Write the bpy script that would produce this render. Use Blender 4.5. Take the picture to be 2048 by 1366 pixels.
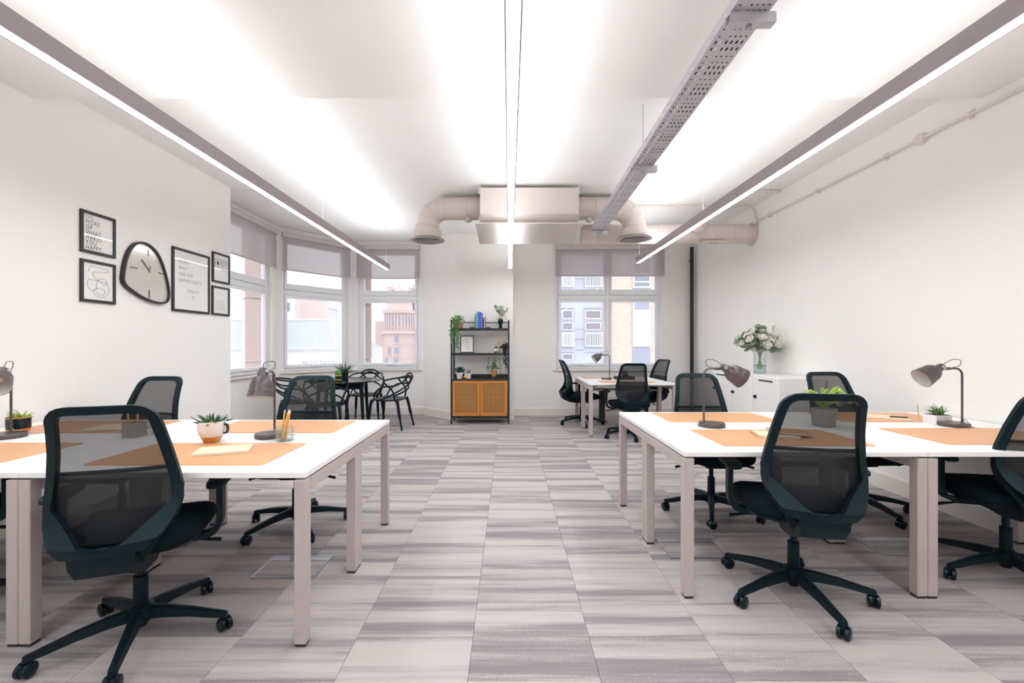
import bpy, bmesh, math, random
from math import sin, cos, pi, radians, sqrt, atan2
from mathutils import Vector, Matrix

for _o in list(bpy.data.objects):
    bpy.data.objects.remove(_o, do_unlink=True)
SC = bpy.context.scene
COL = SC.collection
random.seed(7)

# ------------------------------------------------------------------ camera
FPX, VPX, VPY, HC = 880.0, 1018.0, 690.0, 1.26      # focal length and vanishing point in pixels of the 2048 frame
cam = bpy.data.cameras.new('camera')
cam.sensor_fit = 'HORIZONTAL'
cam.sensor_width = 36.0
cam.lens = 36.0 * FPX / 2048.0
cam.shift_x = (1024.0 - VPX) / 2048.0
cam.shift_y = (VPY - 683.0) / 2048.0
cam.clip_start = 0.05
cam.clip_end = 400
camo = bpy.data.objects.new('camera', cam)
camo.location = (0, 0, HC)
camo.rotation_euler = (pi / 2, 0, 0)
COL.objects.link(camo)
SC.camera = camo

# ------------------------------------------------------------------ world: bright overcast sky
W = bpy.data.worlds.new('overcast_sky')
W.use_nodes = True
SC.world = W
_bg = W.node_tree.nodes['Background']
_bg.inputs[0].default_value = (0.93, 0.965, 1.0, 1)
_bg.inputs[1].default_value = 1.3

SC.view_settings.view_transform = 'Standard'
SC.view_settings.look = 'None'
SC.view_settings.gamma = 1.0
SC.view_settings.use_curve_mapping = False
SC.view_settings.exposure = 1.08
try:
    SC.cycles.use_denoising = True
    SC.cycles.max_bounces = 8
    SC.cycles.diffuse_bounces = 5
    SC.cycles.transparent_max_bounces = 16
    SC.cycles.caustics_reflective = False
    SC.cycles.caustics_refractive = False
    SC.cycles.sample_clamp_indirect = 8.0
except Exception:
    pass
LED_DOWN, LED_UP = 16.6, 14.2                        # radiance of the suspended light bars

# ------------------------------------------------------------------ materials
def srgb(h):
    h = h.lstrip('#')
    out = []
    for i in (0, 2, 4):
        c = int(h[i:i + 2], 16) / 255.0
        out.append(c / 12.92 if c <= 0.04045 else ((c + 0.055) / 1.055) ** 2.4)
    return tuple(out)

MATS = {}
def mat(name, col, rough=0.6, metal=0.0, var=0.06, scale=30.0, bump=0.0, bscale=200.0, spec=0.5, coat=0.0, stint=None):
    if name in MATS:
        return MATS[name]
    if isinstance(col, str):
        col = srgb(col)
    m = bpy.data.materials.new(name)
    m.use_nodes = True
    nt = m.node_tree
    b = nt.nodes['Principled BSDF']
    b.inputs['Roughness'].default_value = rough
    b.inputs['Metallic'].default_value = metal
    b.inputs['Specular IOR Level'].default_value = spec
    if stint:
        b.inputs['Specular Tint'].default_value = (*stint, 1)
    if coat:
        b.inputs['Coat Weight'].default_value = coat
    tc = nt.nodes.new('ShaderNodeTexCoord')
    nz = nt.nodes.new('ShaderNodeTexNoise')
    nz.inputs['Scale'].default_value = scale
    nz.inputs['Detail'].default_value = 3
    nt.links.new(tc.outputs['Object'], nz.inputs['Vector'])
    mx = nt.nodes.new('ShaderNodeMix')
    mx.data_type = 'RGBA'
    mx.inputs[6].default_value = (*[c * (1 - var) for c in col], 1)
    mx.inputs[7].default_value = (*[min(1, c * (1 + var)) for c in col], 1)
    nt.links.new(nz.outputs['Fac'], mx.inputs[0])
    nt.links.new(mx.outputs[2], b.inputs['Base Color'])
    if bump:
        n2 = nt.nodes.new('ShaderNodeTexNoise')
        n2.inputs['Scale'].default_value = bscale
        nt.links.new(tc.outputs['Object'], n2.inputs['Vector'])
        bp = nt.nodes.new('ShaderNodeBump')
        bp.inputs['Strength'].default_value = bump
        bp.inputs['Distance'].default_value = 0.002
        nt.links.new(n2.outputs['Fac'], bp.inputs['Height'])
        nt.links.new(bp.outputs['Normal'], b.inputs['Normal'])
    MATS[name] = m
    return m

def emission(name, col, strength):
    if name in MATS:
        return MATS[name]
    m = bpy.data.materials.new(name)
    m.use_nodes = True
    nt = m.node_tree
    nt.nodes.clear()
    o = nt.nodes.new('ShaderNodeOutputMaterial')
    e = nt.nodes.new('ShaderNodeEmission')
    e.inputs[0].default_value = (*col, 1)
    e.inputs[1].default_value = strength
    nt.links.new(e.outputs[0], o.inputs[0])
    MATS[name] = m
    return m

def glass(name, tint=(0.97, 0.985, 1.0), refl=1.0, rough=0.0, base=0.0, haze=0.0):
    """thin clear pane: transparent, with a real mirror reflection that grows at grazing angles"""
    if name in MATS:
        return MATS[name]
    m = bpy.data.materials.new(name)
    m.use_nodes = True
    nt = m.node_tree
    nt.nodes.clear()
    o = nt.nodes.new('ShaderNodeOutputMaterial')
    t = nt.nodes.new('ShaderNodeBsdfTransparent')
    t.inputs[0].default_value = (*tint, 1)
    g = nt.nodes.new('ShaderNodeBsdfGlossy')
    g.inputs['Roughness'].default_value = rough
    fr = nt.nodes.new('ShaderNodeFresnel')
    ge = nt.nodes.new('ShaderNodeNewGeometry')
    io = nt.nodes.new('ShaderNodeMapRange')
    io.inputs['To Min'].default_value = 1.5
    io.inputs['To Max'].default_value = 1 / 1.5
    nt.links.new(ge.outputs['Backfacing'], io.inputs['Value'])
    nt.links.new(io.outputs[0], fr.inputs[0])
    mu = nt.nodes.new('ShaderNodeMath')
    mu.operation = 'MULTIPLY_ADD'
    mu.inputs[1].default_value = refl
    mu.inputs[2].default_value = base
    nt.links.new(fr.outputs[0], mu.inputs[0])
    mx = nt.nodes.new('ShaderNodeMixShader')
    nt.links.new(mu.outputs[0], mx.inputs[0])
    nt.links.new(t.outputs[0], mx.inputs[1])
    nt.links.new(g.outputs[0], mx.inputs[2])
    last = mx.outputs[0]
    if haze:                                             # even milky film added to the pane, standing in for flare haze
        tl = nt.nodes.new('ShaderNodeBsdfTranslucent')
        tl.inputs[0].default_value = (0.95, 0.96, 1.0, 1)
        m3 = nt.nodes.new('ShaderNodeMixShader')
        m3.inputs[0].default_value = haze
        nt.links.new(last, m3.inputs[1]); nt.links.new(tl.outputs[0], m3.inputs[2])
        last = m3.outputs[0]
    nt.links.new(last, o.inputs[0])
    MATS[name] = m
    return m

def weave(name, col, opacity, scale=900.0, translucent=0.0, rough=0.7):
    """open-woven fabric: yarn and holes, seen as an even see-through cloth"""
    if name in MATS:
        return MATS[name]
    m = bpy.data.materials.new(name)
    m.use_nodes = True
    nt = m.node_tree
    b = nt.nodes['Principled BSDF']
    b.inputs['Base Color'].default_value = (*col, 1)
    b.inputs['Roughness'].default_value = rough
    out = nt.nodes['Material Output']
    tr = nt.nodes.new('ShaderNodeBsdfTransparent')
    tc = nt.nodes.new('ShaderNodeTexCoord')
    wv = nt.nodes.new('ShaderNodeTexWave')
    wv.bands_direction = 'Z'
    wv.inputs['Scale'].default_value = scale / 20.0
    wv.inputs['Distortion'].default_value = 0.6
    nt.links.new(tc.outputs['Object'], wv.inputs['Vector'])
    mr = nt.nodes.new('ShaderNodeMapRange')
    mr.inputs['To Min'].default_value = max(0, opacity - 0.06)
    mr.inputs['To Max'].default_value = min(1, opacity + 0.06)
    nt.links.new(wv.outputs['Fac'], mr.inputs['Value'])
    surf = b.outputs[0]
    if translucent:
        tl = nt.nodes.new('ShaderNodeBsdfTranslucent')
        tl.inputs[0].default_value = (*col, 1)
        m2 = nt.nodes.new('ShaderNodeMixShader')
        m2.inputs[0].default_value = translucent
        nt.links.new(b.outputs[0], m2.inputs[1])
        nt.links.new(tl.outputs[0], m2.inputs[2])
        surf = m2.outputs[0]
    mx = nt.nodes.new('ShaderNodeMixShader')
    nt.links.new(mr.outputs[0], mx.inputs[0])
    nt.links.new(tr.outputs[0], mx.inputs[1])
    nt.links.new(surf, mx.inputs[2])
    nt.links.new(mx.outputs[0], out.inputs[0])
    MATS[name] = m
    return m

def carpet_mat():
    m = bpy.data.materials.new('streaked_carpet')
    m.use_nodes = True
    nt = m.node_tree
    N, L = nt.nodes, nt.links
    b = N['Principled BSDF']
    b.inputs['Roughness'].default_value = 0.95
    b.inputs['Specular IOR Level'].default_value = 0.15
    tc = N.new('ShaderNodeTexCoord')
    oi = N.new('ShaderNodeObjectInfo')
    off = N.new('ShaderNodeVectorMath'); off.operation = 'SCALE'
    cmb = N.new('ShaderNodeCombineXYZ')
    for i in range(3):
        L.new(oi.outputs['Random'], cmb.inputs[i])
    L.new(cmb.outputs[0], off.inputs[0]); off.inputs['Scale'].default_value = 173.0
    add = N.new('ShaderNodeVectorMath'); add.operation = 'ADD'
    L.new(tc.outputs['Object'], add.inputs[0]); L.new(off.outputs[0], add.inputs[1])
    def streak(sx, sy, detail, rough):
        mp = N.new('ShaderNodeMapping')
        mp.inputs['Scale'].default_value = (sx, sy, 1)
        L.new(add.outputs[0], mp.inputs['Vector'])
        nz = N.new('ShaderNodeTexNoise')
        nz.inputs['Scale'].default_value = 1.0
        nz.inputs['Detail'].default_value = detail
        nz.inputs['Roughness'].default_value = rough
        L.new(mp.outputs[0], nz.inputs['Vector'])
        return nz.outputs['Fac']
    broad = streak(0.4, 11.0, 0.0, 0.4)
    mid = streak(1.6, 34.0, 2.0, 0.6)
    fine = streak(7.0, 170.0, 1.0, 0.5)
    speck = streak(210.0, 210.0, 2.0, 0.7)
    def madd(a, k, c):
        n = N.new('ShaderNodeMath'); n.operation = 'MULTIPLY_ADD'
        L.new(a, n.inputs[0]); n.inputs[1].default_value = k
        if isinstance(c, float):
            n.inputs[2].default_value = c
        else:
            L.new(c, n.inputs[2])
        return n.outputs[0]
    v = madd(broad, 1.7, -0.85 - 0.65 - 0.15 - 0.45 - 0.06 + 0.62)
    v = madd(mid, 1.3, v)
    v = madd(fine, 0.30, v)
    v = madd(speck, 0.9, v)
    v = madd(oi.outputs['Random'], 0.12, v)
    rp = N.new('ShaderNodeValToRGB')
    e = rp.color_ramp.elements
    e[0].position = 0.05; e[0].color = (*srgb('#898386'), 1)
    e[1].position = 0.95; e[1].color = (*srgb('#bdb4b2'), 1)
    k = e.new(0.34); k.color = (*srgb('#958d8f'), 1)
    k = e.new(0.52); k.color = (*srgb('#a9a1a1'), 1)
    L.new(v, rp.inputs[0])
    L.new(rp.outputs[0], b.inputs['Base Color'])
    bp = N.new('ShaderNodeBump'); bp.inputs['Strength'].default_value = 0.25; bp.inputs['Distance'].default_value = 0.003
    L.new(speck, bp.inputs['Height']); L.new(bp.outputs['Normal'], b.inputs['Normal'])
    return m

def grid_mat(name, ca, cb, sx, sz, width=0.32):
    """woven cane: open dark squares between crossing strands"""
    m = bpy.data.materials.new(name)
    m.use_nodes = True
    nt = m.node_tree
    N, L = nt.nodes, nt.links
    b = N['Principled BSDF']
    b.inputs['Roughness'].default_value = 0.6
    tc = N.new('ShaderNodeTexCoord')
    sp = N.new('ShaderNodeSeparateXYZ')
    L.new(tc.outputs['Object'], sp.inputs[0])
    outs = []
    for ax, s in (('X', sx), ('Z', sz)):
        mu = N.new('ShaderNodeMath'); mu.operation = 'MULTIPLY'; mu.inputs[1].default_value = s
        L.new(sp.outputs[ax], mu.inputs[0])
        fr = N.new('ShaderNodeMath'); fr.operation = 'FRACT'
        L.new(mu.outputs[0], fr.inputs[0])
        gt = N.new('ShaderNodeMath'); gt.operation = 'GREATER_THAN'; gt.inputs[1].default_value = 1 - width * 1.25
        L.new(fr.outputs[0], gt.inputs[0])
        outs.append(gt.outputs[0])
    mn = N.new('ShaderNodeMath'); mn.operation = 'MAXIMUM'
    L.new(outs[0], mn.inputs[0]); L.new(outs[1], mn.inputs[1])
    mx = N.new('ShaderNodeMix'); mx.data_type = 'RGBA'
    mx.inputs[6].default_value = (*ca, 1); mx.inputs[7].default_value = (*cb, 1)
    L.new(mn.outputs[0], mx.inputs[0]); L.new(mx.outputs[2], b.inputs['Base Color'])
    return m

def brick_mat(name, c1, c2, mortar, scale, rough=0.85):
    m = bpy.data.materials.new(name)
    m.use_nodes = True
    nt = m.node_tree
    N, L = nt.nodes, nt.links
    b = N['Principled BSDF']; b.inputs['Roughness'].default_value = rough
    tc = N.new('ShaderNodeTexCoord')
    sp = N.new('ShaderNodeSeparateXYZ'); L.new(tc.outputs['Object'], sp.inputs[0])
    ad = N.new('ShaderNodeMath'); ad.operation = 'ADD'
    L.new(sp.outputs['X'], ad.inputs[0]); L.new(sp.outputs['Y'], ad.inputs[1])
    cb = N.new('ShaderNodeCombineXYZ'); L.new(ad.outputs[0], cb.inputs[0]); L.new(sp.outputs['Z'], cb.inputs[1])
    br = N.new('ShaderNodeTexBrick')
    br.inputs['Color1'].default_value = (*srgb(c1), 1); br.inputs['Color2'].default_value = (*srgb(c2), 1)
    br.inputs['Mortar'].default_value = (*srgb(mortar), 1)
    br.inputs['Scale'].default_value = scale
    br.inputs['Mortar Size'].default_value = 0.02
    L.new(cb.outputs[0], br.inputs['Vector']); L.new(br.outputs['Color'], b.inputs['Base Color'])
    return m

M_wall = mat('painted_wall', '#f4f0ed', 0.85, var=0.012, scale=3, bump=0.03, bscale=90)
M_ceil = mat('painted_ceiling', '#f5f2f0', 0.9, var=0.012, scale=2)
M_trim = mat('white_gloss_trim', '#ebe4de', 0.45, var=0.015, scale=5)
M_frame = mat('white_window_frame', '#f3f4f7', 0.4, var=0.01)
M_gasket = mat('window_gasket', '#6d7688', 0.6)
M_carpet = carpet_mat()
M_black = mat('black_plastic', (0.0025, 0.0085, 0.0125), 0.45, var=0.15, spec=0.28, stint=(0.62, 0.92, 1.0))
M_blackfab = mat('black_fabric', (0.003, 0.009, 0.013), 0.9, var=0.25, scale=300, bump=0.2, bscale=500, spec=0.2, stint=(0.62, 0.92, 1.0))
M_shiny = mat('black_gloss', (0.003, 0.008, 0.012), 0.18, var=0.1, stint=(0.6, 0.9, 1.0))
M_mesh = weave('chair_mesh', (0.010, 0.012, 0.015), 0.80, 2200)
M_mesh2 = weave('lumbar_mesh', (0.004, 0.011, 0.015), 0.74, 1700)
M_blind = weave('blind_fabric', srgb('#cbc3c4'), 0.68, 500, translucent=0.25)
M_blindrail = mat('blind_rail', '#cfc5c2', 0.5)
M_white = mat('white_laminate', '#f3f0ee', 0.35, var=0.01, scale=4)
M_desk = mat('white_desktop', '#f5f3f1', 0.38, var=0.008, scale=3)
M_leg = mat('pale_grey_metal', '#bcafac', 0.45, var=0.03)
M_foot = mat('dark_foot', '#3a3637', 0.6)
M_mat = mat('tan_leather', '#dda476', 0.42, var=0.05, scale=9, bump=0.05, bscale=600)
M_led = emission('led_down', (0.94, 1.0, 1.02), LED_DOWN)
M_ledup = emission('led_up', (0.94, 1.0, 1.02), LED_UP)
M_bar = mat('light_bar_metal', '#a2969a', 0.42, var=0.03)
M_duct = mat('painted_duct', '#d9ccc6', 0.5, var=0.02)
M_ac = mat('ac_panel', '#d8ccc7', 0.5, var=0.015)
M_vent = mat('vent_metal', '#a9a0a2', 0.4, metal=0.4)
M_dark = mat('dark_void', '#232a30', 0.8)
M_galv = mat('galvanised_steel', '#c9c6cd', 0.4, metal=0.25, var=0.08, scale=40)
M_conduit = mat('white_conduit', '#e4dad2', 0.4)
M_steel = mat('brushed_steel', '#a9a9b0', 0.3, metal=0.9, var=0.06)
M_lamp = mat('lamp_metal', '#5d5456', 0.34, metal=0.35, var=0.05)
M_lampin = mat('lamp_inside', '#d9d5d5', 0.5)
M_cord = mat('grey_cord', '#bdb4b0', 0.6)
M_frameblk = mat('black_frame', '#2b2729', 0.4, var=0.08)
M_paper = mat('print_paper', '#f4f1ee', 0.7, var=0.01)
M_ink = mat('ink_dark', '#3a3538', 0.8)
M_ink2 = mat('ink_mid', '#6f6869', 0.8)
M_ink3 = mat('ink_pale', '#9b9394', 0.8)
M_mirror = mat('clock_face', '#d5d1c8', 0.12, metal=0.35, var=0.01)
M_gold = mat('gold_paint', '#d79a4e', 0.3, metal=0.7)
M_glass = glass('window_glass', refl=1.0, haze=0.20)
M_pglass = glass('picture_glass', (1, 1, 1), refl=0.9)
M_clear = glass('clear_glass', (0.93, 0.955, 0.96), refl=1.0, base=0.05)
M_wood = mat('amber_wood', '#c57f35', 0.5, var=0.12, scale=14)
M_cane = grid_mat('cane_webbing', srgb('#d09a52'), srgb('#7a4c22'), 40, 40)
M_blacksteel = mat('black_steel', (0.010, 0.014, 0.017), 0.4, var=0.1)
M_pot = mat('matt_white_pot', '#e7e2e0', 0.6, var=0.02)
M_potgrey = mat('grey_pot', '#a79f9b', 0.7, var=0.06)
M_soil = mat('soil', '#4a3a30', 0.95, var=0.3, scale=80)
M_leafd = mat('dark_leaf', '#3f6247', 0.5, var=0.25, scale=12)
M_leafm = mat('mid_leaf', '#5c8b47', 0.5, var=0.25, scale=12)
M_leafl = mat('lime_leaf', '#a9c65a', 0.5, var=0.2, scale=12)
M_leafe = mat('eucalyptus_leaf', '#a3b39f', 0.6, var=0.2, scale=10)
M_leafb = mat('black_leaf', '#2a2a2e', 0.6, var=0.2)
M_petal = mat('white_petal', '#f1ece1', 0.7, var=0.04)
M_stem = mat('green_stem', '#7b8d58', 0.6, var=0.2)
M_water = glass('water', (0.88, 0.91, 0.91), refl=0.6)
M_terra = mat('terracotta_pot', '#c98f72', 0.7, var=0.1)
M_basket = mat('woven_basket', '#b98148', 0.7, var=0.3, scale=60)
M_card = mat('notebook_cover', '#ecd6b6', 0.6, var=0.04)
M_kraft = mat('kraft_cover', '#c58e55', 0.65, var=0.06)
M_pages = mat('page_block', '#f4efe8', 0.8, var=0.02, scale=300)
M_pencil = mat('wood_pencil', '#eab25e', 0.5, var=0.08)
M_yellow = mat('yellow_glaze', '#d8b13c', 0.4)

# ------------------------------------------------------------------ mesh builder
class MB:
    def __init__(s):
        s.v, s.f = [], []
    def add(s, vs, fs):
        n = len(s.v)
        s.v += [tuple(p) for p in vs]
        s.f += [tuple(i + n for i in f) for f in fs]
        return s
    def box(s, x0, x1, y0, y1, z0, z1):
        v = [(x0, y0, z0), (x1, y0, z0), (x1, y1, z0), (x0, y1, z0), (x0, y0, z1), (x1, y0, z1), (x1, y1, z1), (x0, y1, z1)]
        return s.add(v, [(3, 2, 1, 0), (4, 5, 6, 7), (0, 1, 5, 4), (1, 2, 6, 5), (2, 3, 7, 6), (3, 0, 4, 7)])
    def rbox(s, x0, x1, y0, y1, z0, z1, r=0.004, seg=2):
        bm = bmesh.new()
        bmesh.ops.create_cube(bm, size=1)
        for v in bm.verts:
            v.co = ((x0 + x1) / 2 + v.co.x * (x1 - x0), (y0 + y1) / 2 + v.co.y * (y1 - y0), (z0 + z1) / 2 + v.co.z * (z1 - z0))
        bmesh.ops.bevel(bm, geom=list(bm.edges), offset=r, segments=seg, profile=0.5, affect='EDGES')
        bm.verts.index_update()
        s.add([v.co[:] for v in bm.verts], [[v.index for v in f.verts] for f in bm.faces])
        bm.free()
        return s
    def hexa(s, pts):                                    # eight corners: bottom loop then top loop
        return s.add(pts, [(3, 2, 1, 0), (4, 5, 6, 7), (0, 1, 5, 4), (1, 2, 6, 5), (2, 3, 7, 6), (3, 0, 4, 7)])
    def cyl(s, p0, p1, r0, r1=None, n=16, cap=True):
        r1 = r0 if r1 is None else r1
        p0, p1 = Vector(p0), Vector(p1)
        d = (p1 - p0).normalized()
        a = d.orthogonal().normalized()
        b = d.cross(a)
        vs = []
        for p, r in ((p0, r0), (p1, r1)):
            for i in range(n):
                t = 2 * pi * i / n
                vs.append(p + (a * cos(t) + b * sin(t)) * r)
        fs = [(i, (i + 1) % n, n + (i + 1) % n, n + i) for i in range(n)]
        if cap:
            fs += [tuple(reversed(range(n))), tuple(range(n, 2 * n))]
        return s.add(vs, fs)
    def tube(s, pts, r, n=8, closed=False, flat=1.0):
        pts = [Vector(p) for p in pts]
        m = len(pts)
        rs = r if isinstance(r, (list, tuple)) else [r] * m
        vs = []
        up = None
        for i, p in enumerate(pts):
            q0 = pts[(i - 1) % m] if (closed or i > 0) else p
            q1 = pts[(i + 1) % m] if (closed or i < m - 1) else p
            t = (q1 - q0)
            t = t.normalized() if t.length > 1e-9 else Vector((0, 0, 1))
            if up is None:
                up = t.orthogonal().normalized()
            up = (up - t * up.dot(t))
            up = up.normalized() if up.length > 1e-6 else t.orthogonal().normalized()
            w = t.cross(up)
            for k in range(n):
                a = 2 * pi * k / n
                vs.append(p + (up * cos(a) + w * sin(a) * flat) * rs[i])
        fs = []
        for i in range(m if closed else m - 1):
            j = (i + 1) % m
            for k in range(n):
                fs.append((i * n + k, i * n + (k + 1) % n, j * n + (k + 1) % n, j * n + k))
        if not closed:
            fs += [tuple(reversed(range(n))), tuple(range((m - 1) * n, m * n))]
        return s.add(vs, fs)
    def lathe(s, prof, n=24, c=(0, 0, 0), axis=None):
        """prof: (radius, height) from one end to the other; a zero radius closes it"""
        vs, fs = [], []
        if axis is None:
            a, b, d = Vector((1, 0, 0)), Vector((0, 1, 0)), Vector((0, 0, 1))
        else:
            d = Vector(axis).normalized(); a = d.orthogonal().normalized(); b = d.cross(a)
        c = Vector(c)
        for r, h in prof:
            for i in range(n):
                t = 2 * pi * i / n
                vs.append(c + d * h + (a * cos(t) + b * sin(t)) * max(r, 1e-5))
        for k in range(len(prof) - 1):
            for i in range(n):
                fs.append((k * n + i, k * n + (i + 1) % n, (k + 1) * n + (i + 1) % n, (k + 1) * n + i))
        return s.add(vs, fs)
    def slab(s, grid, off):
        """closed thick sheet: grid of points, back side shifted by off"""
        R, C = len(grid), len(grid[0])
        off = Vector(off)
        a = [Vector(p) for row in grid for p in row]
        vs = a + [p + off for p in a]
        N_ = R * C
        fs = []
        for i in range(R - 1):
            for j in range(C - 1):
                q = (i * C + j, i * C + j + 1, (i + 1) * C + j + 1, (i + 1) * C + j)
                fs.append(q)
                fs.append(tuple(N_ + k for k in reversed(q)))
        rim = [j for j in range(C)] + [i * C + C - 1 for i in range(1, R)] + [(R - 1) * C + j for j in range(C - 2, -1, -1)] + [i * C for i in range(R - 2, 0, -1)]
        for k in range(len(rim)):
            x, y = rim[k], rim[(k + 1) % len(rim)]
            fs.append((y, x, N_ + x, N_ + y))
        return s.add(vs, fs)
    def sheet(s, grid):
        R, C = len(grid), len(grid[0])
        return s.add([p for row in grid for p in row],
                     [(i * C + j, i * C + j + 1, (i + 1) * C + j + 1, (i + 1) * C + j) for i in range(R - 1) for j in range(C - 1)])
    def loft(s, rings, cap=True):
        n = len(rings[0])
        vs = [p for r in rings for p in r]
        fs = []
        for k in range(len(rings) - 1):
            for i in range(n):
                fs.append((k * n + i, k * n + (i + 1) % n, (k + 1) * n + (i + 1) % n, (k + 1) * n + i))
        if cap:
            fs += [tuple(reversed(range(n))), tuple(range((len(rings) - 1) * n, len(rings) * n))]
        return s.add(vs, fs)
    def prism(s, poly, d):
        """polygon of 3D points extruded by d"""
        n = len(poly)
        d = Vector(d)
        vs = [Vector(p) for p in poly] + [Vector(p) + d for p in poly]
        fs = [tuple(reversed(range(n))), tuple(range(n, 2 * n))] + [(i, (i + 1) % n, n + (i + 1) % n, n + i) for i in range(n)]
        return s.add(vs, fs)
    def mesh(s, name, m, smooth=False):
        me = bpy.data.meshes.new(name)
        me.from_pydata(s.v, [], s.f)
        me.validate()
        bm = bmesh.new(); bm.from_mesh(me)
        bmesh.ops.recalc_face_normals(bm, faces=bm.faces)
        bm.to_mesh(me); bm.free()
        if m is not None:
            me.materials.append(m)
        if smooth:
            me.shade_smooth()
            try:
                me.set_sharp_from_angle(angle=radians(38))
            except Exception:
                pass
        return me
    def build(s, name, m, parent=None, smooth=False, loc=None, rot=None):
        return link(name, s.mesh(name, m, smooth), parent, loc, rot)

def link(name, me, parent=None, loc=None, rot=None):
    o = bpy.data.objects.new(name, me)
    COL.objects.link(o)
    if parent is not None:
        o.parent = parent
    if loc is not None:
        o.location = loc
    if rot is not None:
        o.rotation_euler = rot
    return o

def tag(o, label=None, cat=None, group=None, kind=None):
    if label: o['label'] = label
    if cat: o['category'] = cat
    if group: o['group'] = group
    if kind: o['kind'] = kind
    return o

def thing(name, label, cat, loc=(0, 0, 0), rz=0.0, group=None, rot=None):
    o = bpy.data.objects.new(name, None)
    o.empty_display_size = 0.1
    COL.objects.link(o)
    o.location = loc
    o.rotation_euler = rot if rot else (0, 0, rz)
    return tag(o, label, cat, group)

def struct(name, mb, m, parent=None, smooth=False, label=None):
    o = mb.build(name, m, parent, smooth)
    if parent is None:
        o['kind'] = 'structure'
        o['category'] = name.split('_')[0]
        if label: o['label'] = label
    return o

def copy_tree(o, parent=None):
    c = o.copy(); COL.objects.link(c); c.parent = parent
    for ch in list(o.children):
        copy_tree(ch, c)
    return c

def catmull(pts, n=8, closed=False):
    pts = [Vector(p) for p in pts]
    m = len(pts)
    out = []
    rng = range(m) if closed else range(m - 1)
    for i in rng:
        if closed:
            p0, p1, p2, p3 = pts[(i - 1) % m], pts[i], pts[(i + 1) % m], pts[(i + 2) % m]
        else:
            p0, p1, p2, p3 = pts[max(i - 1, 0)], pts[i], pts[i + 1], pts[min(i + 2, m - 1)]
        for k in range(n):
            t = k / n
            out.append(0.5 * ((2 * p1) + (p2 - p0) * t + (2 * p0 - 5 * p1 + 4 * p2 - p3) * t * t + (3 * p1 - p0 - 3 * p2 + p3) * t ** 3))
    if not closed:
        out.append(pts[-1])
    return out

def interp(tab, x):
    if x <= tab[0][0]: return tab[0][1]
    for (a, b), (c, d) in zip(tab, tab[1:]):
        if x <= c:
            return b + (d - b) * (x - a) / (c - a)
    return tab[-1][1]

def text_mesh(body, size, m, align='LEFT', spacing=1.0, sx=1.0, line=1.0):
    cu = bpy.data.curves.new('lettering', 'FONT')
    cu.body = body; cu.size = size; cu.align_x = align
    cu.space_character = spacing; cu.space_line = line
    o = bpy.data.objects.new('lettering', cu)
    COL.objects.link(o)
    bpy.context.view_layer.update()
    me = bpy.data.meshes.new_from_object(o.evaluated_get(bpy.context.evaluated_depsgraph_get()))
    bpy.data.objects.remove(o, do_unlink=True)
    for v in me.vertices:
        v.co.x *= sx
    me.materials.clear(); me.materials.append(m)
    return me

# ================================================================== the room shell
XL, XR, YB = -3.31, 3.29, 7.84                     # left wall, right wall, back wall
ZN, ZF, YS = 2.975, 3.13, 3.06                     # near (lower) ceiling, far ceiling, where they meet
YREAR = -2.2
BAYA, BAYB, BAYC = Vector((-3.66, 6.95)), Vector((-2.84, 7.98)), Vector((-1.55, 7.98))
PIERA, PIERB = Vector((-0.96, 7.39)), Vector((0.07, 7.39))

def wall_run(name, a, b, thick=0.22, opening=None, z1=3.2, label=None):
    """wall from a to b (outside on the left hand); opening = (u0, u1, z0, z1)"""
    a, b = Vector(a), Vector(b)
    d = b - a; Ln = d.length; d.normalize()
    n = Vector((-d.y, d.x))
    mb = MB()
    def blk(u0, u1, z0, zt):
        p = [a + d * u0, a + d * u1, a + d * u1 + n * thick, a + d * u0 + n * thick]
        mb.hexa([(q.x, q.y, z0) for q in p] + [(q.x, q.y, zt) for q in p])
    if opening:
        u0, u1, zb, zt = opening
        blk(0, u0, 0, z1); blk(u1, Ln, 0, z1); blk(u0, u1, 0, zb); blk(u0, u1, zt, z1)
    else:
        blk(0, Ln, -0.02, z1)
    return struct(name, mb, M_wall, label=label)

def skirting(name, a, b, h=0.15, t=0.018, label=None, ext=(0, 0)):
    a, b = Vector(a), Vector(b)
    d = (b - a).normalized()
    a = a - d * ext[0]; b = b + d * ext[1]
    n = Vector((d.y, -d.x))
    prof = [(0.0015, 0), (t, 0), (t, h - 0.022), (t * 0.6, h - 0.008), (t * 0.35, h), (0.0015, h)]
    mb = MB()
    mb.prism([(a.x + n.x * o, a.y + n.y * o, z) for o, z in prof], (b.x - a.x, b.y - a.y, 0))
    return struct(name, mb, M_trim, label=label)

WIN = {}
W1 = (0.32, 1.58, 0.83, 3.0)
seg1a = Vector((-3.66, 5.23))
wall_run('wall_left', (XL, YREAR), (XL, 5.23), 0.37, label='long white left wall with the framed prints and the clock')
wall_run('wall_bay_left', seg1a, BAYA, 0.16, W1, label='left side of the window bay')
L2 = (BAYB - BAYA).length
W2 = (0.09, L2 - 0.075, 0.83, 3.0)
wall_run('wall_bay_middle', BAYA, BAYB, 0.16, W2, label='slanted middle of the window bay')
W3 = (0.10, 1.215, 0.83, 3.0)
wall_run('wall_bay_right', BAYB, BAYC, 0.16, W3, label='right face of the window bay')
wall_run('wall_chamfer', BAYC, PIERA, 0.16, label='short slanted wall between the bay and the pier')
pier = MB().box(PIERA.x, PIERB.x, PIERA.y, 7.98, -0.02, 3.2)
struct('wall_pier', pier, M_wall, label='white pier behind the black bookcase')
W4 = (0.835 - 0.07, 2.715 - 0.07, 0.83, 2.99)
wall_run('wall_back', (0.07, YB), (XR, YB), 0.22, W4, label='white back wall with the wide window')
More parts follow.
